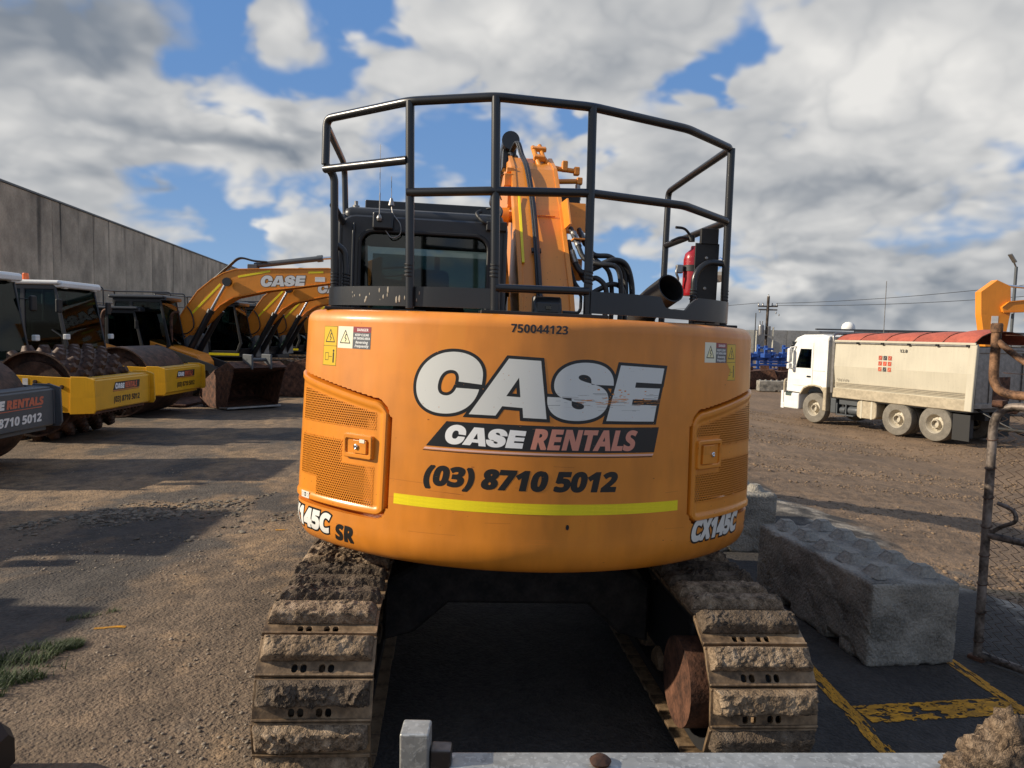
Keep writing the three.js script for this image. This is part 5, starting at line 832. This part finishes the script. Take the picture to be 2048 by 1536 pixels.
  // fuel tank, steps, air tanks
  part('fuel_tank', extX(rrect(-2.95, -2.15, .42, 1.02, .14, 5), -1.2, -.75, .02), M.creamDust, t);
  part('tank_strap', [extX(rrect(-2.8, -2.72, .41, 1.03, .03, 3), -1.21, -.74, .004), extX(rrect(-2.38, -2.30, .41, 1.03, .03, 3), -1.21, -.74, .004)], M.cream, t);
  part('side_locker', [bl(-1.15, -.8, .45, 1.0, -4.15, -3.9, .04), bl(-1.18, -.85, .42, .46, -3.85, -3.1, .005), bl(-1.18, -1.15, .42, .85, -3.85, -3.80, .005), bl(-1.18, -1.15, .42, .85, -3.45, -3.40, .005), bl(-1.1, -.7, .8, 1.05, -3.8, -3.0, .02), mv(lathe([[0, -.2], [.13, -.2], [.15, -.15], [.15, .15], [.13, .2], [0, .2]], 'z', 18), -1.0, .62, -3.2), mv(lathe([[0, -.14], [.1, -.14], [.12, -.1], [.12, .1], [0, .14]], 'z', 18), -1.02, .6, -3.62)], M.greyFrame, t);
  part('mudflap', bl(-1.2, -.55, .18, .92, .78, .80, .004), M.rubber, t); part('mudflap', bl(.55, 1.2, .18, .92, .78, .80, .004), M.rubber, t); part('mudflap', bl(-1.22, -1.19, .15, .95, .58, 1.12, .004), M.rubber, t);
  // tipper body
  const body = part('tipper_body', [extZ([[-1.19, 1.42], [-1.275, 2.19], [-1.25, 3.02], [-1.19, 3.02], [-1.2, 2.19], [-1.13, 1.42]], -3.95, 1.1, .006), extX([[-3.95, 1.42], [-3.98, 3.02], [1.15, 3.02], [1.08, 1.42]], 1.2, 1.26, .01), bl(-1.2, 1.2, 1.40, 2.95, -4.0, -3.94, .01), bl(-1.2, 1.2, 1.36, 1.44, -3.95, 1.06, .01)], M.cream, t);
  part('lower_rail', extX([[-3.98, 1.05], [-3.98, 1.40], [1.12, 1.40], [1.10, 1.05]], -1.265, -1.2, .02), M.creamDust, body);
  part('lower_rail', extX([[-3.98, 1.05], [-3.98, 1.40], [1.12, 1.40], [1.10, 1.05]], 1.2, 1.265, .02), M.creamDust, body);
  part('floor_beam', bl(-1.18, 1.18, 1.0, 1.36, -3.9, 1.0, .02), M.greyFrame, body);
  part('top_rail', [bl(-1.29, -1.19, 3.0, 3.10, -3.98, 1.16, .02)], M.steel, body);
  part('side_rib', Array.from({ length: 4 }, (_, k) => bl(-1.268, -1.258, 1.46 + k * .045, 1.475 + k * .045, -3.9, 1.05, .003)), M.creamDust, body);
  part('fold_line', bl(-1.277, -1.266, 2.184, 2.196, -3.9, .98, .003), M.cream, body);
  part('corner_post', extX([[.95, 1.06], [1.0, 3.06], [1.24, 3.06], [1.18, 1.06]], -1.30, -1.18, .015), M.cream, body);
  part('corner_post', extX([[.95, 1.06], [1.0, 3.06], [1.24, 3.06], [1.18, 1.06]], 1.18, 1.30, .015), M.cream, body);
  part('front_post', [bl(-1.30, -1.18, 1.2, 3.1, -4.06, -3.95, .02), sweep([[-1.24, 3.05, -4.02], [-1.24, 3.28, -4.08], [-1.1, 3.36, -4.1], [1.1, 3.36, -4.1], [1.24, 3.05, -4.02]], .05, .08, 10)], M.steel, body);
  part('tailgate', [bl(-1.18, 1.18, 1.15, 2.9, 1.10, 1.15, .01), bl(-1.18, 1.18, 2.82, 3.0, 1.08, 1.2, .02), bl(-1.15, -1.05, 1.2, 2.85, 1.15, 1.19, .01), bl(1.05, 1.15, 1.2, 2.85, 1.15, 1.19, .01), bl(-.5, -.42, 1.2, 2.85, 1.15, 1.18, .01), bl(-1.18, 1.18, 1.15, 1.3, 1.15, 1.2, .01)], M.steel, body);
  part('tail_panel', bl(-.3, .5, 1.35, 2.1, 1.152, 1.158, .002), M.rusty, body);
  const lt = (name, w, h, y, z, draw, cw, ch) => part(name, mv(new THREE.PlaneGeometry(w, h), -1.279, y, z, 0, -Math.PI / 2, 0), decalMat(canvasTex(cw, ch, draw), .5), body);
  lt('capacity_mark', .42, .16, 2.82, -1.15, (x, w, h) => { x.font = 'bold 90px sans-serif'; x.fillStyle = '#2d2a26'; x.fillText('13.0', 16, 86); }, 256, 100);
  lt('square_emblem', .58, .62, 2.35, -1.85, (x) => { const c = ['#a84632', '#33373c', '#a84632', '#b0452f', '#bf4a33', '#b0452f', '#b3563c', '#33373c', '#b3563c']; for (let k = 0; k < 9; k++) { x.fillStyle = c[k]; x.fillRect(14 + (k % 3) * 80, 14 + Math.floor(k / 3) * 84, 58, 62); x.strokeStyle = 'rgba(230,205,170,.6)'; x.lineWidth = 5; x.beginPath(); x.moveTo(14 + (k % 3) * 80 + 14, 14 + Math.floor(k / 3) * 84 + 52); x.lineTo(14 + (k % 3) * 80 + 46, 14 + Math.floor(k / 3) * 84 + 12); x.stroke(); } }, 256, 272);
  lt('maker_name', .62, .16, 1.72, -3.5, (x) => { x.font = 'bold 70px sans-serif'; x.fillStyle = '#7d7566'; x.fillText('t e r c o', 6, 66); }, 320, 84);
  // tarpaulin in five sagging bays
  const tarp = part('tarpaulin', boxUV(smoothNormals(grid(60, 14, (u, v) => { const z = lerp(-3.9, 1.2, u), a = (v - .5) * 2, bay = Math.abs(Math.sin(u * 5 * Math.PI)), lift = (.05 + .10 * sst(0, 1, u)) * (1 - a * a), sag = .03 * bay * (1 - a * a); return [a * 1.27, 3.08 + .24 * (1 - a * a * a * a) + lift + sag + (u > .8 ? .05 * Math.sin((u - .8) * 15.7) * (1 - a * a) : 0), z + .08 * a]; }).toNonIndexed(), 40)), M.tarp, t);
  for (let k = 0; k < 6; k++) part('tarp_bow', sweep(Array.from({ length: 9 }, (_, i) => { const a = (i - 4) / 4; return [a * 1.28, 3.085 + .245 * (1 - a ** 4) + (.05 + .10 * sst(0, 1, k / 5)) * (1 - a * a), lerp(-3.9, 1.2, k / 5) + .08 * a]; }), .016, 0, 6), M.rusty, tarp);
  part('tarp_edge', bl(-1.31, -1.27, 3.06, 3.13, -3.95, 1.2, .01), M.cream, tarp);
  part('tarp_clip', Array.from({ length: 5 }, (_, k) => bl(-1.34, -1.28, 3.0, 3.07, -3.0 + k * .98, -2.9 + k * .98, .01)), M.black, tarp);
}
// trailer behind the gate
{
  const t = thing('dog_trailer', 'dusty trailer with white wheel behind the chain link gate', 'trailer', [15.3, -1.055, -19.0], 24 * D);
  const w = part('wheel', tyreGeo(.52, .32, .29, 'x'), M.tyre, t); w.position.set(-1.07, .52, .4); part('rim', lathe([[0, -.03], [.11, -.03], [.12, -.12], [.14, -.03], [.24, 0], [.29, -.15], [.30, 0]], 'x', 26), M.rim, w);
  const w2 = part('wheel', tyreGeo(.52, .32, .29, 'x'), M.tyre, t); w2.position.set(1.07, .52, .4); part('rim', lathe([[0, .03], [.11, .03], [.12, .12], [.14, .03], [.24, 0], [.29, .15], [.30, 0]], 'x', 26), M.rim, w2);
  part('axle', bar([-1, .52, .4], [1, .52, .4], .08, 10), M.blackMatt, t);
  part('drawbar', [sweep([[-.35, .7, .4], [0, .62, -2.4]], .06, 0, 10), sweep([[.35, .7, .4], [0, .62, -2.4]], .06, 0, 10), bl(-.7, .7, .75, .9, .1, 2.2, .03)], M.blackMatt, t);
  part('tray', [bl(-1.2, 1.2, 1.05, 2.5, 1.2, 6.2, .03)], M.cream, t);
  part('mudguard', extX([[-.25, .9], [-.1, 1.12], [.4, 1.22], [.95, 1.12], [1.1, .9], [1.05, .88], [.9, 1.06], [.4, 1.16], [-.05, 1.06], [-.2, .88]], -1.24, -.9, .01), M.creamDust, t);
  part('air_line', [sweep([[-.2, 1.3, .9], [-.3, .7, -.6], [-.1, .62, -1.6], [0, 1.2, -3.2]], .025, 0, 7, true), sweep([[.1, 1.3, .9], [.0, .55, -.6], [.1, .5, -1.6], [.15, 1.2, -3.2]], .025, 0, 7, true)], M.hose, t);
}
// ------------------------------------------------------------------ concrete barrier blocks
{
  const stud = () => { const g = new THREE.CylinderGeometry(.055, .118, .075, 4, 1); g.rotateY(Math.PI / 4); return boxUV(g); };
  function blockGeo(w, h, l, seed) {
    let g = new RoundedBoxGeometry(w, h, l, 3, .028); g.deleteAttribute('uv'); g = g.index ? g.toNonIndexed() : g;
    g = new THREE.BoxGeometry(w, h, l, 44, 40, 84); g.deleteAttribute('uv'); g.deleteAttribute('normal'); g = mergeVertices(g, 1e-5);
    const p = g.attributes.position, rr = .03;
    for (let i = 0; i < p.count; i++) {
      let x = p.getX(i), y = p.getY(i), z = p.getZ(i);
      const cx = clamp(x, -w / 2 + rr, w / 2 - rr), cy = clamp(y, -h / 2 + rr, h / 2 - rr), cz = clamp(z, -l / 2 + rr, l / 2 - rr), dx = x - cx, dy = y - cy, dz = z - cz, L = Math.hypot(dx, dy, dz) || 1;
      const hc = sst(.14, .02, Math.hypot((x + w / 2 - .08) * .9, (y + h / 2 - .16) * .55)) * (z > l / 2 - .1 ? 1 : 0), k = L > rr ? rr / L : 1, n = fbm(x * 14 + y * 9 + seed, z * 14 + y * 13, 4, seed) - .5, f = fbm(x * 60 + y * 51, z * 60 + y * 43 + seed, 2, seed + 4) - .5, e = L > .012 ? 1 : .25;
      x = cx + dx * k + n * .008 * e + f * .004; y = cy + dy * k + n * .006 * e; z = cz + dz * k + n * .008 * e + f * (.004 + hc * .03);
      { const ch = sst(.60, .70, fbm(x * 7 + y * 6 + seed * 3, z * 7 + y * 5, 3, seed + 12)) * (L > .026 ? 1 : 0); x -= Math.sign(x) * ch * .010; y -= Math.sign(y) * ch * .012; z -= Math.sign(z) * ch * .010; }
      if (y < -h / 2 + .09) { const q = Math.abs(Math.abs(z - .05) - .32) < .075 ? 1 : 0; if (q && x < -w / 2 + .12) x += .10 * (1 - (y + h / 2) / .09); if (fbm(z * 9, x * 9, 2, seed + 6) > .68) y += .012; }
      p.setXYZ(i, x, y, z);
    }
    g.computeVertexNormals(); return boxUV(g);
  }
  const bk = thing('concrete_block', 'near grey interlocking concrete block with two rows of pyramid studs', 'concrete block', [2.58, -.072, -5.40], 9.2 * D, 'concrete barrier blocks');
  bk.rotation.z = -1.6 * D;
  part('body', mv(blockGeo(.66, .575, 1.5, 7), 0, .287, 0), M.concrete, bk);
  for (let i = 0; i < 5; i++) for (const s of [-1, 1]) { const q = part('stud', stud(), M.concrete, bk); q.position.set(s * .165, .605, -.60 + i * .295); q.rotation.y = (h2(i, s, 3) - .5) * .3; }
  const b2 = thing('concrete_block', 'second concrete block, half hidden behind the orange counterweight', 'concrete block', [2.25, -.065, -7.85], 9.2 * D, 'concrete barrier blocks'); b2.rotation.z = -1.4 * D;
  part('body', mv(blockGeo(.66, .6, 1.5, 19), 0, .30, 0), M.concrete, b2);
  for (let i = 0; i < 5; i++) for (const s of [-1, 1]) { const q = part('stud', stud(), M.concrete, b2); q.position.set(s * .165, .63, -.60 + i * .295); }
  const b3 = thing('concrete_block', 'far dark concrete block standing left of the white truck cab', 'concrete block', [15.9, -1.06, -42.6], 86 * D, 'concrete barrier blocks');
  part('body', mv(blockGeo(.7, .62, 2.6, 29), 0, .31, 0), M.concrete, b3);
  for (let i = 0; i < 8; i++) { const q = part('stud', stud(), M.concrete, b3); q.position.set(.1, .64, -1.15 + i * .33); }
}
// ------------------------------------------------------------------ chain link gate on the right
{
  const gt = thing('chain_link_gate', 'rusty chain link gate with bent pipe frame at the right edge', 'gate', [3.26, -.15, -4.84], 0);
  gt.rotation.y = -1.02;                           // panel runs towards the right and the camera: local +x
  const L = 1.9, pr = .028;
  part('frame', sweep([[0, .06, 0], [0, 1.83, 0], [L, 1.83, 0], [L, .06, 0]], pr, .16, 14), M.gateGalv, gt);
  part('bottom_rail', [bar([0, .10, 0], [L, .10, 0], .026, 12)], M.gateGalv, gt);
  part('mid_rail', [bar([.02, .94, 0], [L, .94, 0], .024, 12)], M.gateGalv, gt);
  part('rail_strap', [sweep([[.03, .96, .0], [.10, 1.02, .015], [.18, 1.08, .015], [.16, 1.14, .01], [.06, 1.17, .0]], .014, 0, 8, true)], M.gateGalv, gt);
  // chain link mesh: bent wires, joined (far too many to pick apart)
  const wires = [], cell = .062, n = Math.ceil(L / cell) + 26, rows = Math.floor(1.72 / (cell / 2));
  for (let k = 0; k < Math.floor(L / cell); k++) {
    const pts = []; for (let j = 0; j <= rows; j++) { const y = .10 + j * cell / 2, x = .03 + k * cell + (j % 2 ? cell * .98 : 0) + (h2(k, j, 3) - .5) * .01; pts.push([x, y, (j % 2 ? .006 : -.006) + (y < .5 ? Math.sin(k * .9 + y * 3) * .05 * (1 - y * 2) : 0)]); }
    wires.push(sweep(pts, .0034, 0, 4, false, false));
  }
  part('wire_mesh', wires, mat(.075, .045, .03, .8, .2), gt).userData.kind = 'stuff';
  part('wire_tie', Array.from({ length: 8 }, (_, k) => mv(new THREE.TorusGeometry(.033, .003, 5, 14), 0, .2 + k * .2, 0, Math.PI / 2 + .3, 0, 0)), M.rusty, gt);
  part('upper_frame', sweep([[-.02, 2.34, 0], [-.02, 1.905, 0], [L, 1.90, 0]], .03, .14, 14), M.gateRust, gt);
  part('brace', [sweep([[-.01, 2.26, 0], [.16, 2.12, 0], [.58, 1.93, 0]], .022, .1, 12), lathe([[0, 0], [.036, 0], [.036, .05], [.03, .06], [0, .06]], 'y', 16, -.02, 2.32, 0)], M.gateRust, gt);
  part('frame_clamp', [rb(.07, .05, .08, .03, 1.84, 0, .01), rb(.06, .04, .08, 1.4, 1.865, 0, .01)], M.rusty, gt);
  part('barbed_wire', [2.30, 2.20, 2.05].map((y) => sweep([[.05, y, .03], [.5, y - .01, .03], [1.2, y + .01, .03], [L, y, .03]], .0022, 0, 5, true)), M.rusty, gt);
  part('foot', [bl(-.05, .32, 0, .05, -.07, .07, .008), bl(-.05, .05, .03, .09, -.045, .045, .01)], M.rusty, gt);
  part('end_post', bar([L, 0, 0], [L, 2.35, 0], .035, 12), M.gateGalv, gt);
}
// ------------------------------------------------------------------ galvanised frame in front of the camera, with mud on it
{
  const f = thing('galvanised_frame', 'galvanised steel frame with square post along the bottom of the view', 'steel frame', [0, 0, 0]);
  const t = 1.2 * D;
  part('cross_beam', rb(1.75, .05, .05, .78, 1.352, -1.20, .006, 0, 0, .021), M.galv, f);
  part('post', [bl(-.178, -.128, .02, 1.418, -1.222, -1.172, .004)], M.galv, f);
  part('bracket', [bl(-.127, -.091, 1.2, 1.385, -1.212, -1.18, .004)], M.gateGalv, f);
  part('post', bl(1.55, 1.60, -.06, 1.40, -1.222, -1.172, .004), M.galv, f);
  part('bolt', [lathe([[0, 0], [.016, 0], [.019, .006], [.012, .012], [0, .014]], 'y', 14, .165, 1.366, -1.185)], M.rusty, f);
  // lumps of mud
  const lump = (seed, r, detail) => { let g = new THREE.IcosahedronGeometry(1, detail); g.deleteAttribute('uv'); g.deleteAttribute('normal'); g = mergeVertices(g, 1e-4); const p = g.attributes.position; for (let i = 0; i < p.count; i++) { const x = p.getX(i), y = p.getY(i), z = p.getZ(i), k = .62 + v3n(x * 1.6 + seed, y * 1.6, z * 1.6, seed) * .75 + (v3n(x * 5, y * 5 + seed, z * 5, seed + 2) - .5) * .55 + (v3n(x * 15, y * 15, z * 15 + seed, seed + 4) - .5) * .3; p.setXYZ(i, x * k * r[0], y * k * r[1], z * k * r[2]); } g.computeVertexNormals(); return boxUV(g); };
  const md = thing('mud_lump', 'crumbly lump of dried mud on the galvanised beam at the lower right', 'mud', [.83, 1.375, -1.17]);
  part('clod', [mv(lump(3, [.06, .055, .035], 4), .0, .025, 0), mv(lump(8, [.03, .022, .025], 3), -.06, .012, .005), mv(lump(12, [.035, .06, .03], 4), .015, .05, 0)], mat(.30, .235, .16, .97, 0, { map: scaled(T.rust, .06), bumpMap: scaled(T.grit, .04), bumpScale: .003 }), md);
}
// black rubber corner at the lower left
{
  const k = thing('rubber_stop', 'black rounded rubber wheel stop at the lower left corner', 'wheel stop', [-2.56, .05, -2.98], .06);
  part('body', extX([[-.2, 0], [-.2, .18], [-.13, .25], [.13, .25], [.2, .16], [.22, 0]], -.34, .34, .05), M.rubber, k);
}
// ------------------------------------------------------------------ far right: machinery, building, poles, wires
{
  const bd = thing('factory', 'long low grey factory with cream end far behind the truck', 'building', [54.9, -1.05, -112], 0);
  for (let k = 0; k < 10; k++) part('wall_panel', bl(-17.6 + k * 5.2, -12.45 + k * 5.2, 0, k < 3 ? 4.35 : 4.5, -.15, .15, .02), M.farGrey, bd);
  part('end_wall', bl(-22, -17.65, 0, 4.3, -8, .4, .02), M.farCream, bd, 'cream end wall catching the sun');
  part('roof', bl(-21.5, 36, 4.0, 4.2, -25, -.2, .02), M.farGrey, bd); part('parapet', bl(-8, 36, 4.5, 4.75, -.25, .25, .02), M.greyFrame, bd);
  part('downpipe', bar([-17.3, 0, .5], [-17.3, 4.2, .5], .12, 8), M.farCream, bd);
  solo('roof_dome', lathe([[0, 1.1], [.5, 1.0], [.85, .7], [1.0, .3], [1.0, -.1], [.9, -.3], [0, -.3]], 'y', 24, 52.4, 3.75, -113), M.white, 'white dome on the roof of the low grey factory', 'dome');
  const ws = thing('site_office', 'white site building partly hidden behind the rusty gate pipe', 'building', [36.5, -1.05, -45], -.3);
  part('wall', bl(-3.2, 3.2, 0, 4.6, -2, 2, .03), M.white, ws); part('window', bl(-2.4, -1.2, 2.6, 3.6, 1.98, 2.03, .02), M.glassDark, ws); part('window', bl(.2, 1.4, 2.6, 3.6, 1.98, 2.03, .02), M.glassDark, ws); part('roof', bl(-3.4, 3.4, 4.6, 4.75, -2.2, 2.2, .03), M.farGrey, ws); part('fascia', bl(-3.2, 3.2, 1.3, 1.9, 2.0, 2.06, .01), M.greyFrame, ws);
  const pp = thing('power_pole', 'wooden power pole with two crossarms and a transformer', 'power pole', [29.75, -1.05, -85]);
  part('pole', bar([0, 0, 0], [.12, 8.0, 0], .16, 12), M.wood, pp);
  part('crossarm', bl(-1.05, 1.25, 6.75, 6.90, -.1, .1, .02), M.wood, pp); part('crossarm', bl(-1.0, 1.2, 6.35, 6.5, -.1, .1, .02), M.wood, pp);
  for (const [x, y] of [[-1.0, 6.9], [-.5, 6.9], [.6, 6.9], [1.15, 6.9], [.12, 7.9]]) part('insulator', lathe([[0, 0], [.09, 0], [.09, .1], [.05, .2], [.07, .3], [0, .34]], 'y', 10, x, y, 0), M.steel, pp);
  for (const [x, y] of [[-.85, 6.05], [1.05, 5.95], [1.4, 5.7]]) part('hanging_insulator', lathe([[0, 0], [.07, .04], [.07, .22], [0, .3]], 'y', 10, x, y, .1), M.steel, pp);
  part('transformer', [lathe([[0, 0], [.32, 0], [.34, .1], [.34, 1.0], [.25, 1.15], [0, 1.2]], 'y', 18, -.62, 3.5, .1), bl(-1.0, .45, 3.4, 3.5, -.3, .5, .02), bar([-.75, 4.6, .1], [-.78, 5.1, .1], .06, 8), bar([-.5, 4.6, .1], [-.48, 5.1, .1], .06, 8), bl(.1, .42, 3.5, 4.5, -.2, .4, .03)], M.steel, pp);
  part('service_pipe', bar([.75, 0, .3], [.75, 4.4, .3], .1, 10), M.farCream, pp);
  const wire = (label, pts) => solo('power_line', sweep(pts, .028, 0, 5, true), M.blackMatt, label, 'power line', 'power lines');
  const sag = (a, b, s) => Array.from({ length: 9 }, (_, i) => { const t = i / 8; return [lerp(a[0], b[0], t), lerp(a[1], b[1], t) - s * 4 * t * (1 - t), lerp(a[2], b[2], t)]; });
  wire('upper power line running from the pole to the right', sag([30.9, 6.15, -85], [52, 8.3, -62], .5));
  wire('lower power line running from the pole to the right', sag([30.4, 5.9, -85], [52, 7.0, -62], .5));
  wire('power line running from the pole to the left behind the excavator', sag([28.8, 6.15, -85], [-4, 6.0, -120], .8));
  const lp = thing('flood_light_pole', 'tall grey pole with tilted floodlight above the hanging digger arm', 'light pole', [31.0, -1.05, -45]);
  part('pole', bar([0, 0, 0], [.05, 7.85, 0], .09, 12), M.greyFrame, lp); part('arm', bar([.05, 7.8, 0], [-.2, 8.15, .1], .05, 8), M.steel, lp);
  part('floodlight', [rb(.62, .1, .34, -.33, 8.35, .15, .03, 0, 0, -.95)], M.steel, lp); part('lower_floodlight', rb(.4, .16, .3, -.35, 5.0, .2, .03, 0, 0, .2), M.white, lp);
  solo('thin_mast', bar([43.6, -1.05, -85], [43.6, 9, -85], .05, 6), M.steel, 'thin lamp mast far behind the factory roof', 'mast');
  solo('short_mast', bar([26.8, -1.05, -80], [26.8, 4.8, -80], .06, 6), M.greyFrame, 'thin grey mast just right of the counterweight corner', 'mast');
  // blue implement and rusty buckets
  const im = (x, z, n, label) => {
    const o = thing('blue_implement', label, 'farm implement', [x, -1.05, z], .05, 'blue implements far right');
    part('main_beam', [bl(-2.2, 2.2, 1.55, 1.75, -.1, .1, .02), bl(-2.2, 2.2, 1.2, 1.36, .8, .95, .02), bl(-2.2, 2.2, .9, 1.0, -.8, -.7, .02)], M.blue, o);
    for (let k = 0; k < 5; k++) { part('upright', [bl(-2.05 + k * 1.0, -1.85 + k * 1.0, .1, 2.6 - (k % 2) * .5, -.1, .1, .02), bl(-2.05 + k, -1.6 + k, 2.3 - (k % 2) * .5, 2.45 - (k % 2) * .5, -.2, .5, .02)], M.blue, o); part('coupler', bl(-2.2 + k, -1.7 + k, 1.75, 2.05, -.3, .4, .03), M.blue, o); }
    part('tine', Array.from({ length: 9 }, (_, k) => sweep([[-2 + k * .5, 1.0, .8], [-2 + k * .5, .5, 1.1], [-2 + k * .5, .05, .9]], .05, .2, 6)), M.rusty, o);
    return o;
  };
  im(17.5, -50, 0, 'blue steel implement at the left of the far machinery, above rusty buckets'); im(21.0, -56, 1, 'blue steel implement close to the white truck cab');
  const bkt = (x, z, a, s, label) => { const o = thing('rusty_bucket', label, 'digger bucket', [x, -1.05, z], a, 'rusty buckets in a line far right'); part('shell', extZ([[-.7, 1.1], [.45, 1.2], [.5, 1.1], [-.5, 1.0], [-.75, .6], [-.55, .2], [.1, .06], [.9, .05], [.9, 0], [0, 0], [-.7, .12], [-.9, .6]], -.8 * s, .8 * s, .01), M.rusty, o); for (const g of [-1, 1]) part('cheek', extZ([[-.75, 1.1], [.45, 1.2], [.9, .05], [0, .02], [-.7, .15], [-.88, .6]], g * .8 * s - .02, g * .8 * s + .02, .008), M.rusty, o); for (const q of [-.22, .22]) part('hinge', bl(-.3, .2, 1.1, 1.4, q - .025, q + .025, .01), M.rusty, o); o.scale.setScalar(s); return o; };
  bkt(14.7, -44.8, .2, .95, 'rusty bucket nearest the orange counterweight corner'); bkt(15.9, -45.2, -.25, 1.0, 'second rusty bucket from the counterweight corner'); bkt(17.2, -45.6, .1, .95, 'third rusty bucket from the counterweight corner'); bkt(18.5, -46, -.15, 1.0, 'rusty bucket next to the white truck cab');
}
renderer.render(scene, camera);
